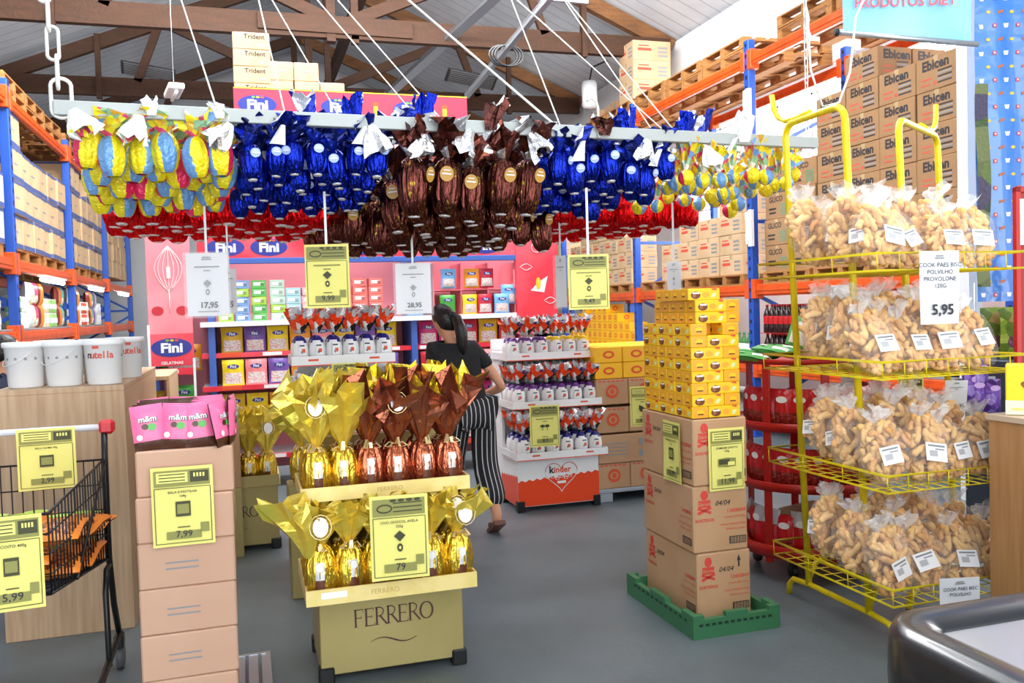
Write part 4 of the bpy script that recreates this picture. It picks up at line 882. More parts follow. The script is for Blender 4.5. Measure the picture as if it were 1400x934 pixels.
# side shelf unit of wrapped goods between counter and gondola
t = thing('shelf_unit', 'low pale shelf unit of gold and silver packs beside the bucket counter', 'shelf')
pw = mat('pale_oak', 'cdb08a', .5, var=(6, 'bf9f76', .4, .65, (8, 8, .6)))
m = MB(); m.box(-1.14, -.5, 6.45, 7.3, 1.13, 1.16, pw, .003); part('top', m, t)
for z in (.2, .55, .85): m = MB(); m.box(-1.1, -.52, 6.5, 7.3, z-.015, z, WHITE); part('shelf', m, t)
for x in (-1.14, -.52): m = MB(); m.box(x, x+.02, 6.46, 7.3, 0, 1.13, pw); part('side_panel', m, t)
gs = pouch_mesh(.13, .2, .07, cmat('gold_pack', 'b8922c'), cmat('silver_pack', 'b4b8b8'), ora, .55, 'snack_pack'); gs2 = pouch_mesh(.13, .2, .07, cmat('brown_pack', '7a5428'), cmat('silver_pack', 'b4b8b8'), mat('logo_yellow', 'f0c020'), .55, 'snack_pack')
for zi, z in enumerate((.201, .551, .851)):
    for i in range(4): tag(ob('snack_pack', gs if (i+zi) % 2 else gs2, None, (-1.02+i*.14, 6.54, z)), 'gold and silver snack pack on side unit, %s shelf up, %s along' % (nth(zi), nth(i)), 'pack', 'packs on the low shelf unit')
# ------------------------------------------------------------ price signs
ypap = mat('yellow_paper', 'e6e07a', .6); yhead = mat('olive_print', '8c8c48', .6); ydark = mat('dark_olive_print', '3e4020', .6); wpap = mat('white_paper', 'e4e6ea', .35)
def sign_mesh(kind, price, title=None, icon='egg', w_=.21, h=.297):
    """print side towards -Y, top edge at z = 0"""
    m = MB(); pap = ypap if kind[0] == 'y' else wpap
    m.grid(lambda u, v: ((u-.5)*w_, .004*math.sin(u*3+v*2), -h*(1-v)), 4, 5, pap); m.grid(lambda u, v: ((.5-u)*w_, .0012+.004*math.sin((1-u)*3+v*2), -h*(1-v)), 4, 5, pap)
    y = -.0035; q = lambda x, z, a, b, mt, o=.0006: m.quad((x*w_, y, -z*h), X_, Z_, a*w_, b*h, mt, o)
    if kind[0] == 'y':
        q(0, .14, .9, .2, yhead)
        if kind == 'ya':
            m.disc2((-.25*w_, y, -.15*h), X_, Z_, .14*w_, .055*h, ydark, 16, .001); m.disc2((-.25*w_, y, -.15*h), X_, Z_, .11*w_, .035*h, yhead, 16, .0015)
            for k in range(3): q(.15, .09+k*.05, .5, .015, ydark, .001)
            for k in range(4): m.disc2(((-.1+k*.14)*w_, y, -.06*h), X_, Z_, .06*w_, .02*h, ydark, 8, .001)
        else:
            q(-.16, .13, .5, .13, ypap, .001)
            for k in range(3): q(-.16, .09+k*.04, .42, .012, ydark, .0016)
            q(.28, .13, .3, .14, ydark, .001); m.text('AVISO' if False else '', .01, (0, 0, 0), X_, Z_, INK) if False else None
            for k in range(4): q(.2+k*.05, .11, .03, .05, ypap, .0016)
        for (x, z, a, b) in ((0, .26, .9, .008), (0, .955, .9, .008), (-.45, .61, .012, .7), (.45, .61, .012, .7)): q(x, z, a, b, ydark, .001)
        top = .33
    else:
        q(0, .07, .2, .02, GREY); q(0, .1, .24, .02, GREY); top = .22
    if title:
        for k, tx in enumerate(title): m.text(tx, .034*h*(1.3 if kind[0] == 'y' else 2.5), (0, y, -(top+.05*k*(1 if kind[0] == 'y' else 1.9))*h), X_, Z_, INK, .005, 'c', off=.001)
        tz = top+.05*len(title)*(1 if kind[0] == 'y' else 1.9)
    else:
        q(0, top, .6, .022, yhead if kind[0] == 'y' else GREY); q(0, top+.06, .16, .018, yhead if kind[0] == 'y' else GREY); tz = top+.1
    dk_ = ydark if kind[0] == 'y' else GREY
    if icon == 'egg':
        m.poly([(0, y-.001, -.42*h), (-.1*w_, y-.001, -.48*h), (0, y-.001, -.55*h), (.1*w_, y-.001, -.48*h)], dk_); m.disc2((0, y, -.62*h), X_, Z_, .05*w_, .05*h, dk_, 14, .001); m.disc2((0, y, -.62*h), X_, Z_, .02*w_, .02*h, ypap if kind[0] == 'y' else wpap, 8, .0016)
    elif icon == 'bag':
        q(0, .53, .24, .19, dk_); q(0, .53, .19, .12, yhead if kind[0] == 'y' else wpap, .001)
    elif icon == 'bar':
        q(0, .55, .5, .13, yhead); q(-.08, .54, .3, .08, ydark, .001); q(.12, .57, .2, .06, ypap, .0015); m.tube([(.24*w_*math.cos(a), y, -.55*h+.07*h*math.sin(a)) for a in [k*math.pi/8 for k in range(16)]], .001, ydark, 4, True)
    elif icon == 'eggs':
        for s_ in (-1, 1): m.disc2((s_*.08*w_, y, -.5*h), X_, Z_, .08*w_, .035*h, dk_, 12, .001); q(s_*.08, .57, .02, .08, dk_)
    elif icon == 'bird': m.poly([(-.14*w_, y-.001, -.46*h), (0, y-.001, -.5*h), (.12*w_, y-.001, -.56*h), (.1*w_, y-.001, -.62*h), (-.05*w_, y-.001, -.64*h), (-.14*w_, y-.001, -.58*h)], dk_)
    if price:
        if kind[0] == 'y': q(0, .86, .56, .1, yhead, .0004); q(0, .76, .2, .012, dk_); q(.34, .78, .14, .12, yhead, .0004); m.text(price, .078*h*1.5, (0, y, -.885*h), X_, Z_, INK, .01, 'c', off=.002)
        else: m.text(price, (.2 if not icon else .13)*h, (.02*w_ if icon else .06*w_, y, -.87*h), X_, Z_, INK, .03, 'c', off=.002); q(0, .93, .5, .014, GREY) if icon else m.text('R$', .035*h, (-.4*w_, y, -.87*h), X_, Z_, GREY, 0, 'c', off=.002)
    return m
def sign(lab, px, py, d, wpx, hpx, kind, price, title=None, icon='egg', rz=0, cord=0, clip=False, tilt=0, at=None, sz=None):
    """px, py is the middle of the top edge"""
    p = at or W(px, py, d); w_, h = sz or (wpx*d/F_PX, hpx*d/F_PX)
    o = ob('price_sign', sign_mesh(kind, price, title, icon, w_, h), None, p, rz); o.rotation_euler = (tilt, 0, rz)
    tag(o, lab, 'price sign')
    if cord: m = MB(); m.bar((0, 0, 0), (0, 0, cord), .012, .001, WHITE); part('cord', m, o, 'white hanging strip')
    if kind.endswith('p') or kind[0] == 'w' and cord: m = MB(); m.box(-w_/2-.012, w_/2+.012, -.009, -.0075, -h-.01, .006, mat('clear_sleeve', 'ffffff', .12, alpha=.12)); part('sleeve', m, o, 'clear plastic sleeve')
    return o
RC = R(-12)
sign('white hanging price sign before the whisk panel, price ending 95', 282, 346, 4.5, 56, 86, 'w', '17,95', None, 'egg', RC, .28)
sign('grey-shaded white price sign hanging behind the one before whisk panel', 312, 368, 4.9, 26, 60, 'w', '15', None, None, R(-40), .3)
sign('yellow hanging price sign between pink panel and blue header rail', 446, 334, 4.35, 60, 87, 'ya', '9,99', None, 'egg', RC, .26)
sign('white hanging price sign reading 28,95', 564, 360, 4.9, 48, 69, 'w', '28,95', None, 'egg', RC, .3)
sign('yellow hanging price sign in front of red panel and yellow boxes', 804, 348, 4.5, 56, 75, 'ya', '9,49', None, 'egg', R(-14), .34)
sign('slim white price sign hanging edge-on behind yellow hanging sign', 766, 350, 5.6, 17, 70, 'w', None, None, None, R(-50), .3)
sign('slim grey price sign hanging above the yellow chocolate tower', 921, 358, 5.2, 20, 48, 'w', '5', None, 'egg', R(-48), .35)
sign('yellow price sign clipped to the top tray of front gold stand', 0, 0, 0, 0, 0, 'ya', '79', ['OVO CHOCOL AVELA', '225g'], 'egg', R(-2), at=V((.55, 3.37, .84)), sz=(.225, .33))
sign('yellow price sign on the middle of heart logo egg stand', 744, 554, 6.2, 42, 57, 'ya', '8,9', None, 'eggs', R(-3))
sign('yellow price sign taped to seal-printed cartons', 877, 528, 6.25, 34, 55, 'yb', '9,9', None, 'bird', R(-2))
sign('olive yellow sign half hidden behind the gold gathers', 478, 496, 5.1, 48, 50, 'ya', None, None, 'egg', R(-4))
# ------------------------------------------------------------ pink candy stack
def p_st(m, o, u, wd, h):
    for k in range(2): m.quad(o+u*wd*.45+Z_*h*(.55-k*.13), u, Z_, wd*.34, .006, GREY, .002)
pc = carton(.345, .36, .172, KRAFT3, p_st); pcp = carton(.345, .36, .172, KRAFT3, None)
for r in range(6): tag(ob('carton', pc if r in (1, 2, 3) else pcp, None, (-.235+(5-r)*-.002+r*.001, 3.68+rnd(-.004, .004), .02+.1735*r), R(rnd(-1.2, 1.2))), 'pale brown carton in column under pink candy pouches, %s up' % nth(r), 'carton', 'cartons under the pink pouches')
m = MB(); 
for k in range(9): m.box(-.42+k*.055, -.38+k*.055, 3.46, 4.1, .01, .018, STEEL)
m.box(.04, .06, 3.46, 4.1, 0, .022, STEEL); m.box(-.45, .06, 3.44, 3.46, 0, .022, STEEL); m.box(-.45, .06, 4.1, 4.12, 0, .022, STEEL); tag(ob('metal_grate', m), 'ridged metal grate under the column with pink pouches', 'grate')
sign('yellow price sign taped on the carton column under pink pouches', 248, 638, 3.27, 80, 109, 'yb', '7,99', ['BALA E PASTILHA', '104g'], 'bag', R(1))
pk = cmat('candy_pink', 'ee6f9e'); brn = cmat('candy_brown', '4a2818')
def cand(front):
    m = MB(); w_, h = .115, .17; a, b = (pk, brn) if front else (brn, brn)
    def P(u, v, s): e = (1-abs(2*u-1)**3)*(1-abs(2*v-1)**4); return ((u-.5)*w_, s*(.018*e+.002), v*h)
    mf = lambda u, v: brn if v < .2 else pk if front else brn
    m.grid(lambda u, v: P(u, v, -1), 8, 10, pk, mf=mf); m.grid(lambda u, v: P(1-u, v, 1), 8, 10, brn)
    if front:
        m.text('m&m', .03, (.002, -.022, .105), X_, Z_, INK, .05, 'c'); m.text('m&m', .03, (0, -.0225, .106), X_, Z_, WHITE, .02, 'c', off=.001)
        m.disc2((.012, -.022, .085), X_, Z_, .016, .014, mat('candy_green', '5fb05a'), 12, .001); m.disc2((-.012, -.022, .088), X_, Z_, .012, .011, brn, 12, .001); m.disc2((-.035, -.021, .05), X_, Z_, .011, .011, WHITE, 10, .001)
    else:
        for k in range(5): m.disc2((rnd(-.04, .04), -.02, rnd(.05, .15)), X_, Z_, .009, .009, [mat('logo_yellow', 'f0c020'), ora, mat('candy_green', '5fb05a')][k % 3], 8, .001)
    return m.mesh('candy_pouch')
cf, cb = cand(True), cand(False)
zt = .02+.1735*6
for row in range(6):
    for i in range(3 if row else 4):
        fr_ = row in (0, 5) or i == 2
        o = tag(ob('candy_pouch', cf if fr_ else cb, None, (-.345+i*(.1 if row else .088)+(0 if row else .0), 3.53+row*.055, zt), R(rnd(-8, 8) if row or i < 3 else 60)), '%s candy pouch on carton column, %s row back, %s along' % ('pink' if fr_ else 'brown', nth(row), nth(i)), 'candy pouch', 'candy pouches on the carton column')
        o.rotation_euler = (R(-6-3*(row == 0)), R(rnd(-6, 6)), o.rotation_euler[2])
for i in range(3):
    o = tag(ob('candy_pouch', cf, None, (-.06, 3.58+i*.1, zt), R(86+rnd(-8, 8))), 'pink candy pouch turned sideways at column edge, %s back' % nth(i), 'candy pouch', 'sideways pink pouches')
# ------------------------------------------------------------ counter with buckets
oakf = mat('counter_oak', 'c6a785', .45, var=(5, 'b08f6c', .35, .7, (9, 9, .5)))
t = thing('counter', 'pale wood grained counter carrying white buckets beside the black cart', 'counter', (0, 0, 0))
m = MB(); m.box(-1.16, -.58, 4.75, 4.78, .0, 1.2, oakf, .002); part('front_panel', m, t)
m = MB(); m.box(-1.16, -.58, 4.75, 6.42, 1.2, 1.228, oakf, .002); part('top', m, t)
m = MB(); m.box(-.6, -.58, 4.782, 6.4, 0, 1.2, oakf); part('side_panel', m, t)
m = MB(); m.box(-1.14, -.6, 5.2, 6.4, .0, 1.19, mat('dark_inside', '5a4a3a', .7)); part('cabinet_body', m, t)
bkt = mat('bucket_white', 'e9ecee', .35)
def bucket(prt):
    t = thing('spread_bucket', 'b', 'bucket'); m = MB()
    m.lathe([(.001, .0), (.077, 0), (.08, .004), (.093, .2), (.098, .202), (.098, .21), (.094, .212)], 32, bkt, caps=False); by_ = part('body', m, t)
    m = MB(); m.lathe([(.1, .2), (.103, .205), (.103, .222), (.098, .226), (.092, .226), (.09, .22), (.001, .22)], 32, bkt, caps=False); part('lid', m, t, 'white snap lid')
    m = MB()
    for k, c in enumerate(prt):
        pass
    def word(s, th0, z, sz, mt, st):
        for i, c in enumerate(s):
            a = th0+i*st; n = V((math.sin(a), -math.cos(a), 0)); u = V((math.cos(a), math.sin(a), 0)); r = .0805+.0125*z/.2; 
            m.text(c, sz, n*(r+.001)+Z_*z, u, Z_, mt[i] if isinstance(mt, list) else mt, .02, 'c', off=.0015)
    word('nutella', -.62, .135, .05, [INK]+[REDINK]*6, .2)
    for k in range(8): 
        a = 1.3+k*.5; n = V((math.sin(a), -math.cos(a), 0)); m.quad(n*.0915+Z_*.145, V((math.cos(a), math.sin(a), 0)), Z_, .012, .012, GREY, .001)
    m.quad(V((-.02, -.095, .19)), X_, Z_, .03, .014, REDINK, .001); part('print', m, by_, 'red and black lettering with grey marks')
    m = MB(); m.tube([(.1*math.cos(a), .1*math.sin(a), .19-.08*math.sin(q*math.pi)) for q, a in [(k/10, math.pi*(.0+k/10)) for k in range(11)]], .0018, WHITE, 5); part('handle', m, t)
    return Proto(t)
BK = bucket('')
for i, (x, y, rz, lab) in enumerate(((-1.05, 4.92, 2.2, 'white spread bucket on counter, front row, at the far customer end'), (-.87, 4.9, 2.3, 'white spread bucket in the middle of front row on counter'), (-.685, 4.89, -.05, 'white spread bucket with red lettering facing out, at counter corner'), (-.96, 5.16, 1, 'white spread bucket in rear row of counter, first along'), (-.74, 5.14, 2, 'white spread bucket in rear row of counter, middle one'), (-.64, 5.36, .5, 'white spread bucket rearmost at the counter side edge'))):
    BK.put((x, y, 1.229), rz, lab, 'white spread buckets on the counter')
# ------------------------------------------------------------ shopping cart
cb_ = mat('cart_black', '1c1c1f', .35, .3); redpl = mat('red_plastic', 'c81e2c', .35)
t = thing('shopping_cart', 'black wire shopping cart with white handle and orange bags inside', 'shopping cart', (0, 0, 0))
cx0, cx1 = -1.12, -.58; yb, yf = 4.0, 3.1
m = MB(); m.tube([(cx0-.02, yb+.06, 1.1), (cx1, yb+.06, 1.1)], .014, mat('cart_white_tube', 'd8dce4', .35), 10); part('handle', m, t, 'pale tube handle')
for x in (cx0, cx1+.01): m = MB(); m.box(x-.03, x+.03, yb+.035, yb+.09, 1.07, 1.13, redpl, .012); part('handle_cap', m, t, 'red plastic handle cap')
for x in (cx0, cx1):
    m = MB(); m.tube([(x, yb+.05, 1.08), (x, yb+.03, .95), (x, yb+.02, .55), (x, yb+.1, .32), (x, yb+.2, .17)], .013, cb_, 8); m.tube([(x, yb+.02, .52), (x, yb-.06, .52), (x, yb-.11, .44), (x, yb-.1, .17), (x, yb-.1, .13)], .012, cb_, 8); m.tube([(x, yb+.22, .16), (x, yf+.05, .13)], .015, cb_, 8); part('side_frame', m, t)
    for y in (yb+.2, yf+.1):
        m = MB(); m.box(x-.02, x+.02, y-.03, y+.03, .1, .16, cb_, .005); m.T = Matrix.Translation((x, y+.02, .055)) @ Matrix.Rotation(R(90), 4, 'Y'); m.lathe([(.02, -.014), (.055, -.014), (.055, .014), (.02, .014)], 20, mat('caster_rubber', '55575a', .5)); part('caster', m, t, 'grey caster wheel')
def wires(p00, p10, p01, p11, nu, nv, r=.0028):
    """wire panel between four corners"""
    p00, p10, p01, p11 = map(V, (p00, p10, p01, p11)); m = MB(); B = lambda u, v: (p00*(1-u)+p10*u)*(1-v)+(p01*(1-u)+p11*u)*v
    for i in range(nu+1): m.tube([B(i/nu, 0), B(i/nu, 1)], r, cb_, 4)
    for j in range(nv+1): m.tube([B(0, j/nv), B(1, j/nv)], r*(1.6 if j in (0, nv) else 1.1), cb_, 5)
    return m
zt_, zb_, zbf = .97, .55, .68
A = lambda x, y, z: (x, y, z)
part('basket_side', wires(A(cx1, yb, zb_), A(cx1-.04, yf, zbf), A(cx1, yb, zt_), A(cx1-.04, yf, .94), 20, 4), t); part('basket_side', wires(A(cx0, yb, zb_), A(cx0+.04, yf, zbf), A(cx0, yb, zt_), A(cx0+.04, yf, .94), 20, 4), t)
part('basket_back', wires(A(cx0, yb, zb_), A(cx1, yb, zb_), A(cx0, yb, zt_), A(cx1, yb, zt_), 14, 4), t); part('basket_front', wires(A(cx0+.04, yf, zbf), A(cx1-.04, yf, zbf), A(cx0+.04, yf, .94), A(cx1-.04, yf, .94), 14, 4), t)
part('basket_floor', wires(A(cx0, yb, zb_), A(cx1, yb, zb_), A(cx0+.04, yf, zbf), A(cx1-.04, yf, zbf), 14, 20), t)
for x, e in ((cx1+.004, 1), (cx0-.004, -1)): m = MB(); m.tube([(x, yb, .96), (x-.02*e, yf+.3, .64)], .006, cb_, 6); part('brace', m, t)
m = MB(); m.T = Matrix.Translation((-.86, 3.62, .8)); m.box(-.13, .1, -.02, .02, -.025, .03, redpl, .012); part('seat_flap', m, t, 'red plastic flap')
sign('yellow price sign hung on the cart handle', 0, 0, 0, 0, 0, 'yb', '2,99', ['BALA GOMA 90g'], 'bag', R(4), at=PY(62, 586, 3.97), sz=(.215, .25))
sign('yellow price sign on the near end of cart', 0, 0, 0, 0, 0, 'yb', '5,99', ['BISCOITO 400g'], 'bag', R(8), at=PY(12, 706, 3.06), sz=(.18, .3))
orb = pouch_mesh(.17, .24, .07, cmat('bag_orange', 'f0781c'), mat('dark_sweets', '6a2a18', .4, var=(60, 'f08a20', .45, .6)), mat('lime_label', 'a8c83c'), .6, 'orange_bag')
k = 0
for lay in range(3):
    for yy in range(3):
        for xx in range(3):
            o = tag(ob('orange_bag', orb, None, (-1.0+xx*.165, 3.38+yy*.26, .665-.045*yy+lay*.06)), 'orange snack bag in the cart, %s layer up, %s from cart front, %s across' % (nth(lay), nth(yy), nth(xx)), 'snack bag', 'orange snack bags in the cart')
            o.rotation_euler = (R(-84+rnd(-6, 6)), 0, R(rnd(-14, 14)+(90 if lay % 2 else 0)))
# ------------------------------------------------------------ chocolate tower on green crate
grn = mat('green_plastic', '36704a', .45, bump=(30, .1, .004))
m = MB(); m.box(1.93, 2.36, 3.58, 4.28, .015, .03, grn)
for (a, b, c, d) in ((1.92, 2.38, 3.57, 3.6), (1.92, 2.38, 4.27, 4.3), (1.92, 1.95, 3.6, 4.27), (2.35, 2.38, 3.6, 4.27)):
    n = 8; L = (b-a) if b-a > d-c else d-c; horiz = b-a > d-c
    for k in range(n):
        q0, q1 = k/n, (k+1)/n; h = .085+.03*math.cos((k+.5)/n*2*math.pi)**2
        if horiz: m.box(a+L*q0, a+L*q1, c, d, 0, h, grn)
        else: m.box(a, b, c+L*q0, c+L*q1, 0, h, grn)
    for k in range(12):
        if horiz and c < 3.6: m.quad((a+.04+k*.033, c-.0, .065), X_, Z_, .02, .012, mat('hole_dark', '16301e', .6), .002)
        if not horiz and a < 1.93: m.quad((a, d-.08-k*.05, .075), -Y_, Z_, .025, .012, mat('hole_dark', '16301e', .6), .002)
tag(ob('plastic_crate', m), 'low green plastic crate tray under the yellow chocolate tower', 'crate')
ri = mat('red_print', 'd24438', .6)
def pr_gar(m, o, u, wd, h):
    P = lambda a, b: o+u*wd*a+Z_*h*b; n = u.cross(Z_)*.001; cxx = .2 if wd < .4 else .14; q = cxx*wd
    C_ = lambda dx, b: o+u*(q+dx)+Z_*h*b
    m.disc2(C_(0, .87), u, Z_, .02, .024, ri, 12, .002); m.bar(C_(-.035, .6)+n, C_(.035, .68)+n, .001, .014, ri); m.bar(C_(.035, .6)+n, C_(-.035, .68)+n, .001, .012, ri)
    m.quad(C_(0, .74), u, Z_, .064, .034, ri, .002); m.text('Garoto', .022, C_(0, .715), u, Z_, KRAFT, .01, 'c', off=.003); m.text('SORTIDOS', .021, C_(0, .47), u, Z_, ri, .02, 'c', off=.002)
    m.text('12458849', .026, P(.96, .58), u, Z_, ri, .01, 'r', off=.002); m.text('Contem 30 x 250 g', .0145, P(.96, .5), u, Z_, ri, 0, 'r', off=.002); m.text('CAIXA SORTIDA 250g', .0145, P(.96, .39), u, Z_, ri, 0, 'r', off=.002); m.text('Bombons sortidos', .0145, P(.96, .32), u, Z_, ri, 0, 'r', off=.002)
    m.quad(P(.96, .16)-u*.045, u, Z_, .09, .036, INK, .002)
    for k in range(14): m.quad(P(.96, .16)-u*(.008+k*.0057), u, Z_, .002 if k % 3 else .0032, .029, KRAFT, .003)
    m.text('04/04', .035, C_(.055, .7), u, Z_, INK, 0, shear=.3, off=.003)
def pr_gar_s(m, o, u, wd, h):
    pr_gar(m, o, u, wd, h)
m = MB()
gc = []
for v in range(3):
    m = MB(); m.box(-.145, .145, -.275, .275, 0, .32, KRAFT, .007); pr_gar(m, V((-.145, -.275, 0)), X_, .29, .32); pr_gar(m, V((-.145, .275, 0)), -Y_, .55, .32)
    if v == 0: m.poly([(.07, -.277, .27), (.09, -.277, .27), (.08, -.277, .3)], INK); m.quad((.08, -.276, .255), X_, Z_, .008, .03, INK)
    gc.append(m.mesh('carton'))
for r in range(3): tag(ob('carton', gc[r], None, (2.16+(.006, -.002, .0)[r], 3.985, .031+.3225*r), R((.4, -.5, .3)[r])), 'red-printed sorted chocolates carton under the yellow tower, %s up' % ('lowest', 'middle one', 'topmost')[r], 'carton', 'cartons under the yellow tower')
sign('yellow price sign reading 11,99 on front of carton under tower', 0, 0, 0, 0, 0, 'yb', '11,99', ['BOMBOM GAROTO', '250g'], 'bar', R(1), at=V((2.185, 3.695, .95)), sz=(.19, .3))
sign('yellow price sign on the aisle side of carton under tower', 0, 0, 0, 0, 0, 'yb', '10,99', ['BOMBOM GAROTO', '1kg'], 'bag', R(-90), at=V((2.0, 3.9, .97)), sz=(.19, .3))
cy = mat('choc_yellow', 'f7c211', .35); co = mat('choc_orange', 'eda424', .35); cbn = mat('choc_brown', '6a3418', .4); cgn = mat('mint_print', 'cfe0a0', .4)
def choc(m_=None):
    m = MB(); w_, d, h = .17, .085, .0555; m.box(-w_/2, w_/2, -d/2, d/2, 0, h, cy, .003)
    for o, u, L in ((V((-w_/2, -d/2, 0)), X_, w_), (V((w_/2, d/2, 0)), -X_, w_)):
        P = lambda a, b: o+u*L*a+Z_*h*b
        m.disc2(P(.23, .42), u, Z_, .026, .018, cbn, 14, .001); m.disc2(P(.18, .38), u, Z_, .01, .009, mat('nut_brown', '9a6030', .4), 10, .002); m.quad(P(.24, .6), u, Z_, .036, .008, WHITE, .002)
        m.disc2(P(.55, .45), u, Z_, .02, .014, co, 12, .001); m.quad(P(.8, .4), u, Z_+u*.5, .02, .022, cgn, .001); m.poly([P(.72, .98)+u.cross(Z_)*.001, P(.9, .98)+u.cross(Z_)*.001, P(.88, .8)+u.cross(Z_)*.001, P(.76, .86)+u.cross(Z_)*.001][::-1], ri)
    for o, u, L in ((V((-w_/2, d/2, 0)), -Y_, d), (V((w_/2, -d/2, 0)), Y_, d)):
        m.quad(o+u*L*.5+Z_*h*.5, u, Z_, L*.92, h*.9, co, .001); m.disc2(o+u*L*.5+Z_*h*.5, u, Z_, .02, .013, cy, 12, .002); m.quad(o+u*L*.5+Z_*h*.35, u, Z_, .03, .006, cbn, .003)
    return m.mesh('chocolate_box')
ch = choc()
def ctower(x, y, z, rz, lab): tag(ob('chocolate_box', ch, None, (x, y, z), rz), lab, 'chocolate box', 'yellow chocolate boxes stacked in the tower')
zc = .031+.3225*3+.002
TX0, TY0 = 2.02, 3.715
HB = .0563
def trow(r, z, x0, nlong, nend, longx, endx, skip=()):
    n = 0
    for k in range(nlong):
        ctower(x0+longx, TY0+.043+.0865*k, z, R(rnd(-1, 1)), 'yellow chocolate box, long side out, %s tower layer, %s back' % (nth(r), nth(k)))
    for k in range(nend):
        ctower(x0+endx, TY0+.086+.173*k, z, R(90+rnd(-1, 1)), 'yellow chocolate box, end side out, %s tower layer, %s back' % (nth(r), nth(k)))
for r in range(7):
    if r % 2 == 0: trow(r, zc+r*HB, TX0, 6, 3, .172, .043)
    else: trow(r, zc+r*HB, TX0, 6, 3, .086, .216)
for k in range(3):
    ctower(TX0+.043, TY0+.086+.173*k, zc+7*HB, R(90), 'yellow chocolate box beside the tower gap, aisle side, %s back' % nth(k))
    ctower(TX0+.216, TY0+.086+.173*k, zc+7*HB, R(90), 'yellow chocolate box beside the tower gap, yellow stand side, %s back' % nth(k))
for k in range(4): ctower(TX0+.13, TY0+.17+.0865*k, zc+7*HB, R(0) if k else R(4), 'yellow chocolate box set back in the tower gap, %s back' % nth(k)) if k > 9 else None
for k in range(2): ctower(TX0+.1295, TY0+.2+.173*k, zc+7*HB, R(90), 'yellow chocolate box set back in the tower gap, %s back' % nth(k))
for r in (8, 9):
    for k in range(5): ctower(TX0+.12, TY0+.06+.0865*k, zc+r*HB, R(rnd(-2, 2)), 'yellow chocolate box, long side out, %s tower layer, %s back' % (nth(r), nth(k)))
    for k in range(2): ctower(TX0+.249-.0, TY0+.13+.173*k, zc+r*HB, R(90), 'yellow chocolate box, end side out, %s tower layer, %s back' % (nth(r), nth(k)))
for k in range(4): ctower(TX0+.09, TY0+.07+.0865*k, zc+10*HB, R(rnd(-2, 2)), 'yellow chocolate box on the very top of the tower, %s back' % nth(k))
# ------------------------------------------------------------ red round rack
rd = mat('red_steel', 'ac1a12', .35, .1); cx, cy_ = 3.12, 4.36
t = thing('round_rack', 'red round tiered rack of red snack bags behind the yellow wire stand', 'rack', (cx, cy_, 0))
for k, (z, h) in enumerate(((.13, .07), (.5, .05), (.83, .05), (1.2, .03))):
    m = MB(); r = .42; m.lathe([(r-.01, z), (r, z), (r+.01, z+h), (r-.005, z+h), (r-.01, z)], 40, rd, caps=False)
    m.lathe([(.001, z+.004), (r-.01, z+.004), (r-.01, z), (.001, z)], 40, rd, caps=False); part('tier', m, t)
for k in range(8):
    a = R(22+45*k); m = MB(); m.T = Matrix.Translation((math.cos(a)*.405, math.sin(a)*.405, 0)) @ Matrix.Rotation(a, 4, 'Z'); m.box(-.008, .008, -.022, .022, .1, 1.24, rd, .002); part('post', m, t)
for k in range(5):
    a = R(72*k); m = MB(); m.T = Matrix.Translation((math.cos(a)*.3, math.sin(a)*.3, .04)) @ Matrix.Rotation(R(90), 4, 'Y'); m.lathe([(.01, -.012), (.036, -.012), (.036, .012), (.01, .012)], 16, BLACK); m.T = Matrix(); m.box(math.cos(a)*.3-.015, math.cos(a)*.3+.015, math.sin(a)*.3-.015, math.sin(a)*.3+.015, .06, .131, BLACK); part('caster', m, t)
rbg = pouch_mesh(.12, .2, .06, cmat('snack_red', 'c41a22'), mat('snack_dark_window', '7a1a18', .3, var=(60, 'b04a3a', .45, .6)), WHITE, .4, 'red_bag'); sbg = pouch_mesh(.12, .22, .06, cmat('snack_silver', 'b8b8bc'), cmat('snack_red', 'c41a22'), WHITE, .7, 'red_bag')
for k, z in enumerate((.14, .51, .84)):
    for i in range(14):
        a = R(150+i*15.5); o = tag(ob('snack_bag', sbg if k == 0 and i % 3 != 1 else rbg, None, (cx+math.cos(a)*.33, cy_+math.sin(a)*.33, z+.002), a+R(90)), '%s snack bag on round rack, %s tier up, %s from chocolate tower' % ('silver and red' if k == 0 and i % 3 != 1 else 'red', nth(k), nth(i)), 'snack bag', 'snack bags on the red round rack'); o.scale = (1, 1, 1.1)
m = MB(); m.box(-.16, .16, -.12, .12, 0, .2, KRAFT2, .004); tag(ob('carton', m, None, (cx+.02, cy_, .138), .3), 'open tan carton in the middle of red round rack bottom tier', 'carton')
gbg = pouch_mesh(.15, .22, .04, cmat('pack_green', '4ea84a'), cmat('pack_white', 'e8ece4'), WHITE, .5, 'green_pack')
for i in range(6):
    o = tag(ob('green_pack', gbg, None, (cx-.32+(i % 3)*.14, cy_-.12+.14*(i//3), 1.225+.03*(i % 2))), 'green and white pack lying on top of round rack, %s along' % nth(i), 'pack', 'green packs on the round rack'); o.rotation_euler = (R(-82), 0, R(rnd(30, 80)))
o = tag(ob('green_pack', gbg, None, (2.93, 4.2, 1.29)), 'green and white pack leaning upright on top of round rack by carton', 'pack'); o.rotation_euler = (R(-15), R(20), R(-20)); o.scale = (.8, .8, .8)
m = MB(); m.box(-.13, .13, -.1, .1, 0, .15, KRAFT2, .003); tag(ob('carton', m, None, (3.08, 4.1, 1.232), R(-15)), 'small open tan carton on top of the red round rack', 'carton')
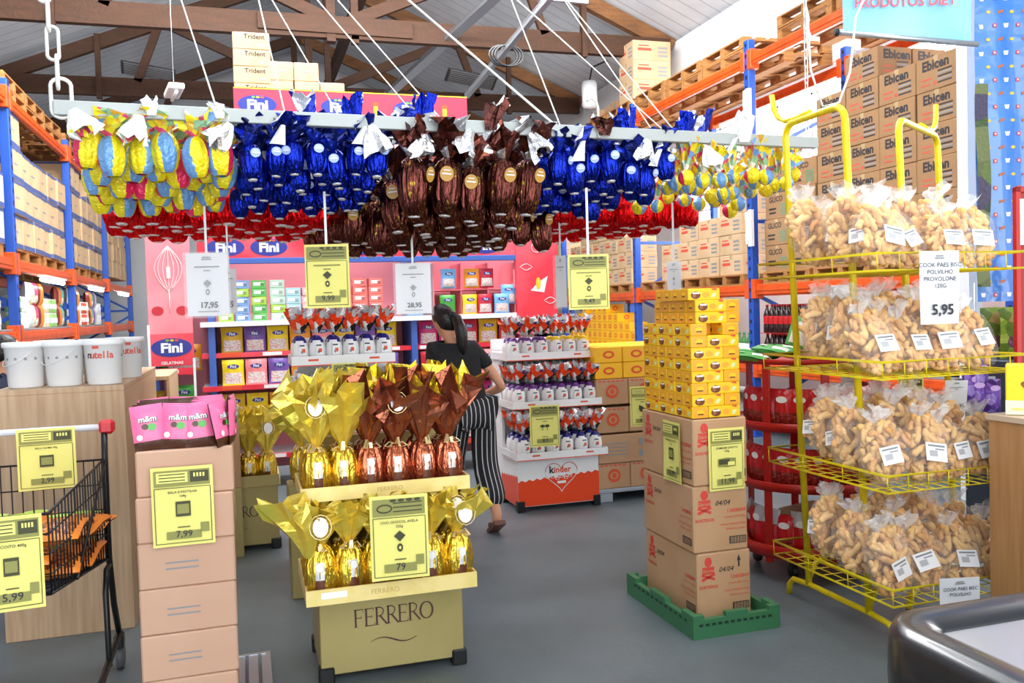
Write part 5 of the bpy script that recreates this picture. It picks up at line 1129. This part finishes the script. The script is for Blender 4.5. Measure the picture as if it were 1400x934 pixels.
# ------------------------------------------------------------ yellow wire stand of biscuits
ys = mat('yellow_steel', 'e6cf10', .35, .1, var=(20, 'd8bf10', .5, .7)); rust = mat('rust_tip', '7a5a3c', .7)
t = thing('wire_stand', 'yellow tubular stand with four wire trays of biscuit bags', 'display stand', (0, 0, 0))
LEAN = .04; PA, PB, PC, PD = V((2.71, 3.35, 0)), V((2.71, 3.8, 0)), V((3.2, 3.58, 0)), V((3.76, 3.93, 0))
def hoop(a, b, z, r=.017):
    d = (b-a).normalized(); L = (b-a).length; pts = [a+Z_*.1]
    for k in range(7): th = math.pi/2*k/6; pts.append(a+d*(.07*(1-math.cos(th)))+Z_*(z-.07+.07*math.sin(th)))
    for k in range(7): th = math.pi/2*k/6; pts.append(b-d*(.07*(1-math.sin(th)))+Z_*(z-.07+.07*math.cos(th)))
    pts.append(b+Z_*.1); return pts
m = MB(); m.tube(hoop(PA, PB, 2.42), .017, ys, 10); part('hoop_post', m, t, 'yellow hooped post pair')
m = MB(); m.tube(hoop(PC, PD, 2.42), .017, ys, 10); part('hoop_post', m, t, 'yellow hooped post pair')
for a, b, e in ((PA, PB, 1), (PC, PD, 1)):
    d = (b-a).normalized(); c = a+(b-a)*.55+Z_*2.44; m = MB()
    m.tube([c, c+d*.12+Z_*-.005, c+d*.2+Z_*.0, c+d*.26+Z_*.03, c+d*.29+Z_*.08, c+d*.3+Z_*.15], .014, ys, 8); part('hook', m, t)
for a, b in ((PA, PB), (PC, PD)):
    d = (b-a).normalized(); s_ = a-d*.13; e_ = b+d*.13; m = MB()
    m.tube([s_-d*.05+Z_*.0, s_-d*.04+Z_*.05, s_+d*.0+Z_*.09, a+Z_*.1, b+Z_*.1, e_+Z_*.09, e_+d*.04+Z_*.05, e_+d*.05+Z_*.0], .015, ys, 8); m.tube([s_-d*.05, s_-d*.046+Z_*.03], .0165, rust, 8); part('skid_foot', m, t)
m = MB(); m.tube([PA+Z_*.12, PA+V((.04, .0, .2)), PA+V((.12, .03, .24)), PC+Z_*.24], .013, ys, 8); m.tube([PB+Z_*.12, PB+V((.04, .0, .2)), PB+V((.12, 0, .24)), PD+Z_*.24], .013, ys, 8); part('cross_tube', m, t)
STAND = t
TX = (2.53, 3.2); TYY = (2.97, 3.82); TZ = [.27, .745, 1.215, 1.66]
for z in TZ:
    m = MB(); x0, x1 = TX; x1 = 3.3 if z > 1 else 3.25; y0, y1 = TYY; w3 = .0035
    for zz, r in ((z, .005), (z+.07, .006)): m.tube([(x0, y0, zz), (x1, y0, zz), (x1, y1, zz), (x0, y1, zz)], r, ys, 6, True)
    for k in range(13): x = x0+(x1-x0)*k/12; m.tube([(x, y0, z), (x, y1, z)], .0028, ys, 4); 
    for k in range(10): y = y0+(y1-y0)*k/9; m.tube([(x0, y, z), (x1, y, z)], .0024, ys, 4); m.tube([(x0, y, z), (x0, y, z+.07)], .0028, ys, 4) if k % 3 == 0 else None
    for k in range(8): x = x0+(x1-x0)*k/7; m.tube([(x, y0, z), (x, y0, z+.07)], .003, ys, 4)
    part('wire_tray', m, t, 'yellow wire tray')
bis = mat('biscuit', 'eec27c', .6, var=(30, 'd9a860', .45, .75)); bis2 = mat('biscuit_deep', 'e0a862', .6, var=(30, 'c88f4e', .45, .75))
bagm = mat('clear_bag', 'ffffff', .12, alpha=.09, spec=.9, bump=(28, .8, .01)); crk = mat('clear_bag_crumple', 'f4f4f4', .2, alpha=.32, bump=(60, .8, .01)); lab_ = mat('label_white', 'eef0f2', .4)
def biscuit_bag(sd, sticker=True):
    rg = random.Random(sd); t = thing('biscuit_bag', 'b', 'biscuit bag'); bw, bd, bh = .085, .048, .21
    def inside(v): return (max(.25, (1-abs(2*v-1)**3.2)))**.5
    m = MB()
    for k in range(76):
        v = rg.uniform(.04, .95); sc = inside(v)*(1-.25*max(0, v-.6)); a = rg.uniform(0, 2*math.pi); rr = math.sqrt(rg.uniform(.35, 1))
        c = V((math.cos(a)*bw*.84*sc*rr, math.sin(a)*bd*.8*sc*rr, v*bh+.012)); di = V((rg.uniform(-.6, .6), rg.uniform(-.25, .25), rg.uniform(-1, 1))).normalized(); L = rg.uniform(.018, .034); bend = V((rg.uniform(-.012, .012), rg.uniform(-.006, .006), rg.uniform(-.006, .006)))
        pts = [c+di*L*q+bend*(1-q*q) for q in (-1, -.85, -.45, 0, .45, .85, 1)]; r = rg.uniform(.0095, .013)
        for p in pts: p.z = max(.012, p.z)
        m.tube(pts, [r*.45, r*.85, r*1.05, r*.85, r*1.08, r*.85, r*.45], bis if k % 3 else bis2, 6)
    b_ = part('biscuits', m, t, 'pale crunchy biscuit sticks'); tag(b_, kind='stuff')
    m = MB(); ph = rg.uniform(0, 6)
    def P(u, v):
        th = 2*math.pi*u; sc = inside(v)*(1-.25*max(0, v-.6)) if v < .93 else .3; w2 = 1+.04*math.sin(7*th+ph+v*9)
        return (math.copysign(abs(math.cos(th))**.7, math.cos(th))*bw*1.08*sc*w2, math.copysign(abs(math.sin(th))**.7, math.sin(th))*bd*1.08*sc*w2, .004+v*bh*1.08)
    m.grid(P, 24, 12, bagm, closeu=True); fm_ = part('film', m, t, 'clear plastic film')
    m = MB(); tassel(m, bh*1.03, .065, .012, .04, crk, 7, sd, (rg.uniform(-.02, .02), -.01)); part('bag_top', m, t, 'crumpled clear bag top')
    if sticker:
        m = MB(); zc_ = rg.uniform(.085, .115); y = -bd*1.12-.003; m.T = Matrix.Rotation(rg.uniform(-.2, .2), 4, 'Y')
        m.box(-.04, .04, y-.0015, y, zc_-.032, zc_+.03, lab_); m.quad((0, y-.0016, zc_+.02), X_, Z_, .064, .006, GREY); m.quad((-.012, y-.0016, zc_-.006), X_, Z_, .03, .02, mat('pale_grey_print', 'b4b6ba')); m.quad((.012, y-.0016, zc_+.009), X_, Z_, .034, .004, GREY); part('sticker', m, fm_, 'white printed price sticker')
    return Proto(t)
BB = [biscuit_bag(s) for s in (201, 202, 203, 204)]; BN = [biscuit_bag(s, False) for s in (211, 212)]
for ti, z in enumerate(TZ):
    tn = ('bottom', 'second', 'third', 'top')[ti]
    for row in range(3):
        n = 4
        for i in range(n):
            x = TX[0]+.1+i*.168+rnd(-.01, .01); y = TYY[0]+.1+row*.2+rnd(-.012, .012)
            lean = R(-16-rnd(0, 12)) if row == 0 else R(-8-rnd(0, 6))
            pr_ = BB[(i+ti+row) % 4] if row == 0 or i % 2 else BN[(i+row) % 2]
            s_ = rnd(1.0, 1.12)*(1.14 if row == 0 else 1.2)
            pr_.put((x-LEAN*z, y-.01, z+.012+(.0 if row == 0 else .025*row)), R(rnd(-14, 14)), 'bag of biscuit sticks on %s tray, %s row back, %s from red rack side' % (tn, nth(row), nth(i)), 'biscuit bags on the yellow stand', (lean, R(rnd(-9, 9))), s_)
    for i in range(3):
        (BN+BB)[(i+ti) % 6].put((TX[0]+.09-LEAN*z+rnd(-.01, .02), TYY[0]+.2+i*.19, z+.05+.02*i), R(-78+rnd(-14, 14)), 'bag of biscuit sticks turned sideways on %s tray, %s back' % (tn, nth(i)), 'sideways biscuit bags on the yellow stand', (R(-14), R(rnd(-8, 8))), 1.05)
    for i in range(2): BB[(i+ti) % 4].put((TX[0]+.2-LEAN*z+i*.25, TYY[0]+.62, z+.012+.03), R(rnd(-20, 20)), 'bag of biscuit sticks rearmost on %s tray, %s along' % (tn, nth(i)), 'rear biscuit bags on the yellow stand', (R(-6), R(rnd(-6, 6))), 1.15)
for ch_ in KIDS[STAND.name]:
    me_ = ch_.data
    for v_ in me_.vertices: v_.co.x -= LEAN*v_.co.z
sign('white price sign reading 5,95 on the yellow wire stand', 1284, 343, 3.5, 59, 100, 'wq', '5,95', ['COOK PAES BISC', 'POLVILHO', 'PROVOLONE', '120G'], None, R(-6))
sign('white price sign on bottom wire tray, partly cut by black checkout', 1312, 790, 3.42, 57, 78, 'wq', '5,95', ['COOK PAES BISC', 'POLVILHO'], None, R(-10))
sign('small white sign on the orange beam behind the biscuit bags', 0, 0, 0, 0, 0, 'wq', None, ['DIET E LIGHT'], None, R(-90), at=PX(1148, 390, 5.53), sz=(.3, .2))
sign('narrow white price sign behind middle biscuit bags', 1160, 512, 4.9, 20, 46, 'wq', '9,95', None, None, R(-30)); sign('olive yellow sign behind the third biscuit tray', 1245, 516, 5.0, 32, 55, 'yb', None, None, 'bar', R(-30))
sign('white price sign beside the purple bags, 22,95', 1308, 520, 4.3, 30, 45, 'wq', '22,95', None, None, R(-16), tilt=R(6))
# ------------------------------------------------------------ counter, box and checkout at the window side
oak2 = mat('counter_oak_warm', 'b98a5a', .45, var=(5, 'a87848', .35, .7, (9, 9, .5)))
t = thing('counter', 'warm wood grained counter at the edge of the yellow stand', 'counter', (0, 0, 0)); m = MB(); m.box(3.0, 3.02, 2.0, 2.95, 0, 1.02, oak2, .002); part('side_panel', m, t); m = MB(); m.box(3.02, 3.7, 2.0, 2.02, 0, 1.02, oak2, .002); part('front_panel', m, t)
m = MB(); m.box(2.99, 3.72, 1.99, 2.96, 1.02, 1.045, mat('counter_edge', 'c8b49c', .4), .002); part('top', m, t); m = MB(); m.box(3.03, 3.68, 2.03, 2.94, 0, 1.01, mat('dark_inside', '5a4a3a', .7)); part('cabinet_body', m, t)
m = MB(); yx = mat('cookie_box_yellow', 'eedc28', .4); m.box(-.02, .3, -.05, .05, 0, .21, yx, .004); m.poly([(-.02, -.0505, 0.001), (.3, -.0505, .001), (.3, -.0505, .06), (-.02, -.0505, .06)], mat('cookie_box_cream', 'f4eecb', .4))
m.disc2((.13, -.052, .1), V((1, 0, -.35)), Z_+V((.35, 0, 0)), .1, .028, mat('cookie', 'a8622e', .6, var=(40, '6a3a1c', .4, .6)), 20, .001)
m.text('MULTI', .045, (.12, -.052, .15), X_, Z_, WHITE, .02); m.text('CEREAIS', .014, (.0, -.052, .02), X_, Z_, yx, .02)
tag(ob('cookie_box', m, None, (3.07, 2.9, 1.047), R(-48)), 'yellow biscuit box with cookie picture on the warm wood counter', 'box')
m = MB()
for k in range(5): m.box(-.03+k*.02, -.012+k*.02, -.04, .04, 0, .2-.01*(k % 2), yx if k % 2 else WHITE, .004)
tag(ob('packet_row', m, None, (3.3, 2.9, 1.047), R(20)), 'row of yellow and white packets behind the cookie picture box', 'packet')
t = thing('checkout', 'black rimmed steel topped checkout counter at the near corner', 'checkout', (0, 0, 0))
blk = mat('checkout_black', '18181b', .3, coat=.3); sst = mat('brushed_steel', 'c4c6c8', .3, .85)
X0, Y1, zt2 = 1.27, 1.58, .865
m = MB()
path = [(X0+.02, .3)]+[(X0+.02, .9)]+[(X0+.02+.1*(1-math.cos(a)), Y1-.12+.1*math.sin(a)) for a in [math.pi/2*k/8 for k in range(9)]]+[(2.0, Y1-.02), (3.2, Y1-.02)]
prof = [(-.022, -.3), (-.03, -.12), (-.028, -.03), (-.015, -.004), (.005, 0), (.045, -.004), (.075, -.016), (.08, -.03), (.08, -.3)]
pv = [V((x, y, 0)) for x, y in path]; i0 = 0
for i, p in enumerate(pv):
    tdir = (pv[min(i+1, len(pv)-1)]-pv[max(i-1, 0)]).normalized(); nrm = V((tdir.y, -tdir.x, 0))
    for a, b in prof: m.pt(p+nrm*a+Z_*(zt2+b))
n_ = len(prof)
for i in range(len(pv)-1):
    for j in range(n_-1): a = i*n_+j; m.face((a, a+1, a+n_+1, a+n_), blk, True)
part('bumper_rim', m, t, 'thick rounded black rim')
m = MB(); m.box(X0+.07, 3.2, .3, Y1-.1, .8, zt2-.022, sst, .003); part('steel_top', m, t, 'brushed steel top')
m = MB(); m.box(X0+.02, 3.2, .3, Y1-.06, .02, .8, blk, .01); part('body', m, t)
# ------------------------------------------------------------ hanging sheets at the window side
bc = mat('blue_plastic_sheet', '3c7ed4', .12, var=(1.3, '5f9ce0', .45, .7), coat=.6, bump=(3, .6, .05))
m = MB(); p0, p1 = V((4.78, 4.78, 0)), V((5.32, 4.55, 0))
def cur(u, v): p = p0.lerp(p1, u); n = V((.39, .92, 0)); return p+n*(.012*math.sin(u*14+v*3)+.008*math.sin(v*22+u*5)*v)+Z_*(1.5+2.7*v)
m.grid(cur, 24, 40, bc); ics = [mat('icon_white', 'f4f4f6', .4), mat('icon_red', 'd24a4a', .4), mat('icon_brown', 'b8643a', .4), mat('icon_yellow', 'e8c62c', .4)]
for r in range(30):
    for c in range(7):
        v = (r+.5)/30; u = (c+.5+(.5 if r % 2 else 0))/7.5
        q = V(cur(u, v)); n = V((-.39, -.92, 0)); uu = (p1-p0).normalized(); k = (c+r) % 2 + (2 if r % 2 else 0)
        if k == 0: m.poly([q+n*.004+uu*a+Z_*b for a, b in ((-.016, .014), (-.011, -.014), (.011, -.014), (.016, .014))], ics[0])
        elif k == 1: m.quad(q+n*.004, uu, Z_, .024, .026, ics[1]); m.quad(q+n*.004, uu, Z_, .01, .01, ics[0], .002)
        elif k == 2: m.quad(q+n*.004, uu+Z_*.3, Z_, .036, .018, ics[2])
        else: m.disc2(q+n*.004, uu, Z_, .014, .011, ics[3], 8)
o = tag(ob('printed_sheet', m), 'glossy light blue plastic sheet printed with tiny cups and sweets, by the white post', 'plastic sheet')
gs_ = patchwork('green_print', ['5a7028', '3a5020', '3c3452', '6a7440', '26381a', '58642e'], 6, .4, 0, None)
m = MB(); m.grid(lambda u, v: (4.72+.08*u, 4.72+.04*math.sin(v*9)*.3-.03*u, 1.6+1.35*v), 4, 14, gs_); tag(ob('printed_sheet', m), 'narrow green and purple printed sheet hanging beside the light blue one', 'plastic sheet')
gl_ = patchwork('lime_print', ['6a8020', '84983a', '4a6018', '5a2a40', '8a7038'], 14, .35, 0, None)
gm = pouch_mesh(.24, .34, .08, gl_, None, None, .5, 'lime_bag')
for i in range(3): tag(ob('lime_bag', gm, None, (4.9+.12*(i % 2), 4.72-.08*i, 1.12+.0*i), R(-30)), 'lime green printed bag below the light blue sheet, %s one' % nth(i), 'bag', 'lime bags below the blue sheet')
m = MB(); m.box(4.72, 5.25, 4.45, 4.85, 0, 1.118, mat('dark_blue_cabinet', '1c2430', .5), .01); m.box(4.74, 5.23, 4.43, 4.45, .1, .5, mat('navy_panel', '1e3a7a', .4), .004); m.box(4.74, 5.23, 4.43, 4.45, .56, 1.05, BLACK, .004); tag(ob('dark_cabinet', m), 'dark cabinet under the lime bags beyond the warm counter', 'cabinet')
vb = pouch_mesh(.1, .17, .05, patchwork('violet_bagfoil', ['4a2a80', '6a42a0', '9078c0', '3c1c66'], 22, .3, .2, None), None, mat('lilac_label', 'c8a8e0'), .5, 'violet_bag')
for i, (px, py) in enumerate(((1336, 556), (1356, 560), (1340, 532), (1326, 548))): c = W(px, py+4, 4.45); tag(ob('violet_bag', vb, None, c, R(-20+i*10)), 'purple candy bag hanging above warm counter, %s of its bunch' % nth(i), 'candy bag', 'purple candy bags')
m = MB(); c = W(1340, 520, 4.5); m.tube([c+V((0, .03, -.12)), c+V((0, .03, .5))], .004, STEEL, 5); m.box(c.x-.12, c.x+.12, c.y+.02, c.y+.04, c.z-.0, c.z+.012, STEEL); tag(ob('hanging_strip', m), 'thin metal strip from which the purple candy bags hang', 'hanger')
c = W(1388, 255, 4.2); m = MB(); m.box(0, .03, 0, .03, -.9, 0, rd, .004); m.box(0, .6, 0, .03, -.03, 0, rd, .004); m.box(.57, .6, 0, .03, -.9, 0, rd, .004); m.box(.03, .57, .01, .02, -.9, -.03, mat('dark_red_board', '9a1e1c', .5)); m.box(.02, .2, -.004, .0, -.28, -.06, wpap)
for k in range(6): m.quad((.1, -.004, -.1-k*.03), X_, Z_, .12, .012, INK, .001)
tag(ob('framed_board', m, None, c, R(-18)), 'red framed board with white list at the frame edge', 'board')
# light blue banner
p = V((3.34, 4.28, 0)); q = V((4.03, 4.06, 0)); uu = (q-p).normalized(); m = MB(); sky = mat('banner_sky', '78bcd8', .4, var=(2, '98d0e4', .4, .65))
m.grid(lambda u, v: p.lerp(q, u)+Z_*(3.07-.09*u+.9*v)+V((.3, .95, 0))*(.01*math.sin(u*9+v*4)), 12, 8, sky); mid = p.lerp(q, .48)
m.text('PRODUTOS DIET', .075, V((mid.x, mid.y, 3.2))+V((-.3, -.95, 0))*.014, uu, Z_, mat('red_lettering', 'e05a6a', .5), .02, 'c')
t = tag(ob('hanging_banner', m), 'light blue fabric banner with red lettering hanging over the biscuit cartons', 'banner')
m = MB(); m.tube([p-uu*.04+Z_*3.07, q+uu*.04+Z_*2.975], .016, STEEL, 10); m.tube([p-uu*.05+Z_*3.071, p-uu*.03+Z_*3.069], .022, BLACK, 10); part('bottom_rod', m, t, 'grey rod in the lower hem')
m = MB(); m.tube([p+Z_*3.9, p+Z_*5.3], .004, chain, 5); m.tube([q+Z_*3.9, q+Z_*5.3], .004, chain, 5); part('cord', m, t)
# ------------------------------------------------------------ people
skin = mat('skin', 'd59a78', .5); hair = mat('black_hair', '16110f', .4, bump=(60, .5, .01)); shirt = mat('black_tee', '17181b', .85, bump=(14, .4, .02))
def stripes():
    m = mat('striped_trousers', '17181c', .8, bump=(12, .3, .02)); N = m.node_tree.nodes; L = m.node_tree.links; b = N['Principled BSDF']
    tc = N.new('ShaderNodeTexCoord'); wv = N.new('ShaderNodeTexWave'); wv.bands_direction = 'X'; wv.inputs['Scale'].default_value = 9.5; wv.inputs['Distortion'].default_value = .9; wv.inputs['Detail Scale'].default_value = .6; L.new(tc.outputs['Object'], wv.inputs[0])
    r = N.new('ShaderNodeValToRGB'); r.color_ramp.elements[0].position = .9; r.color_ramp.elements[1].position = .95; r.color_ramp.elements[0].color = (.009, .009, .012, 1); r.color_ramp.elements[1].color = (.6, .6, .62, 1); L.new(wv.outputs['Fac'], r.inputs[0]); L.new(r.outputs[0], b.inputs['Base Color'])
    return m
def skinned(name, verts, edges, radii, mt, extra=None, voxel=.012, sub=2, parent=None):
    me = bpy.data.meshes.new(name); me.from_pydata([tuple(v) for v in verts], edges, []); o = bpy.data.objects.new(name, me); C.objects.link(o)
    md = o.modifiers.new('s', 'SKIN'); 
    for i, r in enumerate(radii):
        sv = me.skin_vertices[0].data[i]; sv.radius = r if isinstance(r, tuple) else (r, r); sv.use_root = i == 0
    sb = o.modifiers.new('u', 'SUBSURF'); sb.levels = sb.render_levels = sub
    dg = bpy.context.evaluated_depsgraph_get(); m2 = bpy.data.meshes.new_from_object(o.evaluated_get(dg)); bpy.data.objects.remove(o)
    o = bpy.data.objects.new(name, m2); C.objects.link(o)
    if extra:
        vs0 = [v.co.copy() for v in m2.vertices]; fs0 = [tuple(p.vertices) for p in m2.polygons]; k = len(vs0)
        m3 = bpy.data.meshes.new(name); m3.from_pydata([tuple(v) for v in vs0]+extra.v, [], fs0+[tuple(i+k for i in f) for f in extra.f]); o.data = m3
        import bmesh; bm = bmesh.new(); bm.from_mesh(m3); bmesh.ops.remove_doubles(bm, verts=bm.verts[:], dist=.0004); bmesh.ops.recalc_face_normals(bm, faces=bm.faces[:]); bm.to_mesh(m3); bm.free()
        rm = o.modifiers.new('r', 'REMESH'); rm.mode = 'VOXEL'; rm.voxel_size = voxel; sm = o.modifiers.new('m', 'SMOOTH'); sm.iterations = 3; sm.factor = .5; bpy.context.view_layer.update()
        dg = bpy.context.evaluated_depsgraph_get(); m4 = bpy.data.meshes.new_from_object(o.evaluated_get(dg)); o.modifiers.clear(); o.data = m4
    o.data.materials.clear(); o.data.materials.append(mt); o.data.polygons.foreach_set('use_smooth', [True]*len(o.data.polygons)); o.parent = parent
    if parent: KIDS.setdefault(parent.name, []).append(o)
    return o
def ell(m, c, r, mt=None, n=20, k=12, M=None):
    c = V(c); M = M or Matrix.Identity(3)
    m.grid(lambda u, v: c+M @ V((r[0]*math.sin(math.pi*v)*math.cos(2*math.pi*u), r[1]*math.sin(math.pi*v)*math.sin(2*math.pi*u), -r[2]*math.cos(math.pi*v))), n, k, mt or skin, closeu=True)
def person(lab, base, rz, lean, pal, skirt=None, s=1.0, pony=True):
    """local frame: faces +Y, stands at z=0; joints in metres for a 1.58 m woman"""
    t = thing('person', lab, 'person', base, rz); lx, ly = lean
    L_ = lambda x, y, z: V((x, y, z))*s
    J = {'pelvis': (0, 0, .88), 'waist': (0, .005, 1.0), 'chest': (0, .0, 1.17), 'neck0': (0, -.01, 1.3), 'neck1': (0, .01, 1.37), 'head': (0, .03, 1.44),
         'shL': (-.15, -.01, 1.27), 'elL': (-.23, .06, 1.02), 'wrL': (-.15, .27, .99), 'haL': (-.13, .33, .99), 'shR': (.15, -.01, 1.27), 'elR': (.27, -.03, 1.0), 'wrR': (.19, .2, .93), 'haR': (.17, .26, .93),
         'hipL': (-.085, 0, .85), 'knL': (-.09, .2, .47), 'anL': (-.085, .22, .09), 'toL': (-.085, .36, .03), 'hipR': (.085, 0, .85), 'knR': (.095, .02, .46), 'anR': (.1, -.2, .13), 'toR': (.1, -.12, .025)}
    P = {k: L_(*v) for k, v in J.items()}
    names = list(P); ix = {k: i for i, k in enumerate(names)}
    E_ = [('pelvis', 'waist'), ('waist', 'chest'), ('chest', 'neck0'), ('neck0', 'neck1'), ('neck1', 'head'), ('chest', 'shL'), ('shL', 'elL'), ('elL', 'wrL'), ('wrL', 'haL'), ('chest', 'shR'), ('shR', 'elR'), ('elR', 'wrR'), ('wrR', 'haR'), ('pelvis', 'hipL'), ('hipL', 'knL'), ('knL', 'anL'), ('anL', 'toL'), ('pelvis', 'hipR'), ('hipR', 'knR'), ('knR', 'anR'), ('anR', 'toR')]
    rad = {'pelvis': (.14, .1), 'waist': (.115, .085), 'chest': (.14, .1), 'neck0': .06, 'neck1': .05, 'head': .06, 'shL': .055, 'elL': .038, 'wrL': .026, 'haL': (.032, .016), 'shR': .055, 'elR': .038, 'wrR': .026, 'haR': (.032, .016), 'hipL': .085, 'knL': .055, 'anL': .036, 'toL': .028, 'hipR': .085, 'knR': .055, 'anR': .036, 'toR': .028}
    sc = lambda r: tuple(q*s for q in r) if isinstance(r, tuple) else r*s
    ex = MB(); hc = L_(.0, .03, 1.475); hr = Matrix.Rotation(R(25), 3, 'Z')
    ell(ex, hc, (.073*s, .09*s, .108*s), M=hr)
    f = lambda x, y, z: hc+hr @ (V((x, y, z))*s)
    ell(ex, f(0, .088, -.02), (.012*s, .018*s, .022*s), n=10, k=6); ell(ex, f(0, .075, -.065), (.026*s, .016*s, .01*s), n=10, k=6); ell(ex, f(0, .06, -.095), (.03*s, .025*s, .02*s), n=10, k=6)
    for sg in (-1, 1):
        ell(ex, f(sg*.075, .0, -.01), (.008*s, .018*s, .03*s), n=8, k=6)
        hp = P['haL' if sg < 0 else 'haR']; d = (hp-P['wrL' if sg < 0 else 'wrR']).normalized()
        for q in range(4):
            a = hp+d*.03*s+V(((q-1.5)*.018*s, 0, 0)); ln = (.05, .058, .054, .042)[q]*s
            ex.tube([a-d*.02*s, a+d*ln*.5, a+d*ln*.8+V((0, 0, -.018*s)), a+d*ln*.75+V((0, 0, -.036*s))], [.009*s, .0085*s, .008*s, .006*s], skin, 8)
        a = hp-d*.005*s+V((-sg*.03*s, 0, 0)); ex.tube([a+V((sg*.012*s, 0, 0)), a+d*.02*s+V((-sg*.012*s, 0, -.006*s)), a+d*.045*s+V((-sg*.012*s, 0, -.016*s))], [.011*s, .0095*s, .007*s], skin, 8)
    body = skinned('body', [P[k] for k in names], [(ix[a], ix[b]) for a, b in E_], [sc(rad[k]) for k in names], skin, ex, .011*s, 2, t)
    tn = ['pelvis', 'waist', 'chest', 'neck0', 'shL', 'slL', 'shR', 'slR']; P['slL'] = P['shL'].lerp(P['elL'], .5); P['slR'] = P['shR'].lerp(P['elR'], .5); P['pelv'] = P['pelvis']
    tv = [P[k] for k in tn]; tv[0] = P['pelvis']+V((0, 0, -.01*s)); te = [(0, 1), (1, 2), (2, 3), (2, 4), (4, 5), (2, 6), (6, 7)]
    sh_ = skinned('tee_shirt', tv, te, [sc(x) for x in ((.165, .125), (.14, .112), (.165, .125), .072, .08, .062, .08, .062)], pal[0], None, 0, 2, t); sh_['label'] = 'short-sleeved dark tee'
    ln = ['pelvis', 'hipL', 'knL', 'anL', 'hipR', 'knR', 'anR']; lv = [P[k] for k in ln]; lv[3] = P['anL']+V((0, 0, .0)); lv[6] = P['anR']+V((0, .03*s, .05*s))
    le = [(0, 1), (1, 2), (2, 3), (0, 4), (4, 5), (5, 6)]
    tr = skinned('trousers', lv, le, [sc(x) for x in ((.165, .125), .105, .095, .1, .105, .095, .1)], pal[1], None, 0, 2, t); tr['label'] = 'wide dark trousers with fine stripes' if pal[1].name.startswith('striped') else 'dark trousers'
    h = MB(); ell(h, f(0, -.018, .02), (.083*s, .092*s, .105*s), hair, 24, 14, hr)
    if pony: h.tube([f(0, -.09, .03), f(0, -.135, .02), f(.0, -.15, -.06), f(-.01, -.13, -.16), f(-.02, -.11, -.24)], [.03*s, .042*s, .045*s, .038*s, .012*s], hair, 14); h.tube([f(0, -.1, .035), f(0, -.115, .03)], .036*s, mat('hair_tie', '2a2a2c', .5), 12)
    part('hair', h, t, 'long black hair in a low ponytail' if pony else 'short dark hair')
    e = MB(); 
    for sg in (-1, 1): ell(e, f(sg*.03, .078, .012), (.012*s, .008*s, .007*s), WHITE, 10, 6, hr); ell(e, f(sg*.03, .085, .012), (.006*s, .004*s, .006*s), INK, 8, 5, hr)
    part('eyes', e, t)
    sd_ = mat('sandal_brown', '6a4436', .5)
    for a, b in (('anL', 'toL'), ('anR', 'toR')):
        m = MB(); A_, B_ = P[a], P[b]; m.bar(A_+V((0, -.03*s, -.07*s)) if a == 'anL' else A_+V((0, -.05*s, -.03*s)), B_+V((0, .04*s, -.022*s)), .08*s, .03*s, sd_); m.bar(A_.lerp(B_, .75)+V((0, 0, .02*s)), A_.lerp(B_, .9)+V((0, 0, .012*s)), .085*s, .03*s, sd_); part('shoe', m, t)
    for ch_ in KIDS[t.name]:
        for v_ in ch_.data.vertices: k_ = max(0, v_.co.z/s-.85)/.7*s; v_.co.x += lx*k_; v_.co.y += ly*k_
    return t
person('person with black ponytail, black tee and striped trousers, seen from behind', (1.5, 5.93, 0), R(4), (-.17, .06), (shirt, stripes()), s=1.0)
person('person half out of view beyond the bucket counter', (-1.42, 6.1, 0), R(250), (.0, .0), (mat('navy_top', '28324a', .8), mat('navy_trousers', '1c2230', .8)), s=.93, pony=False)
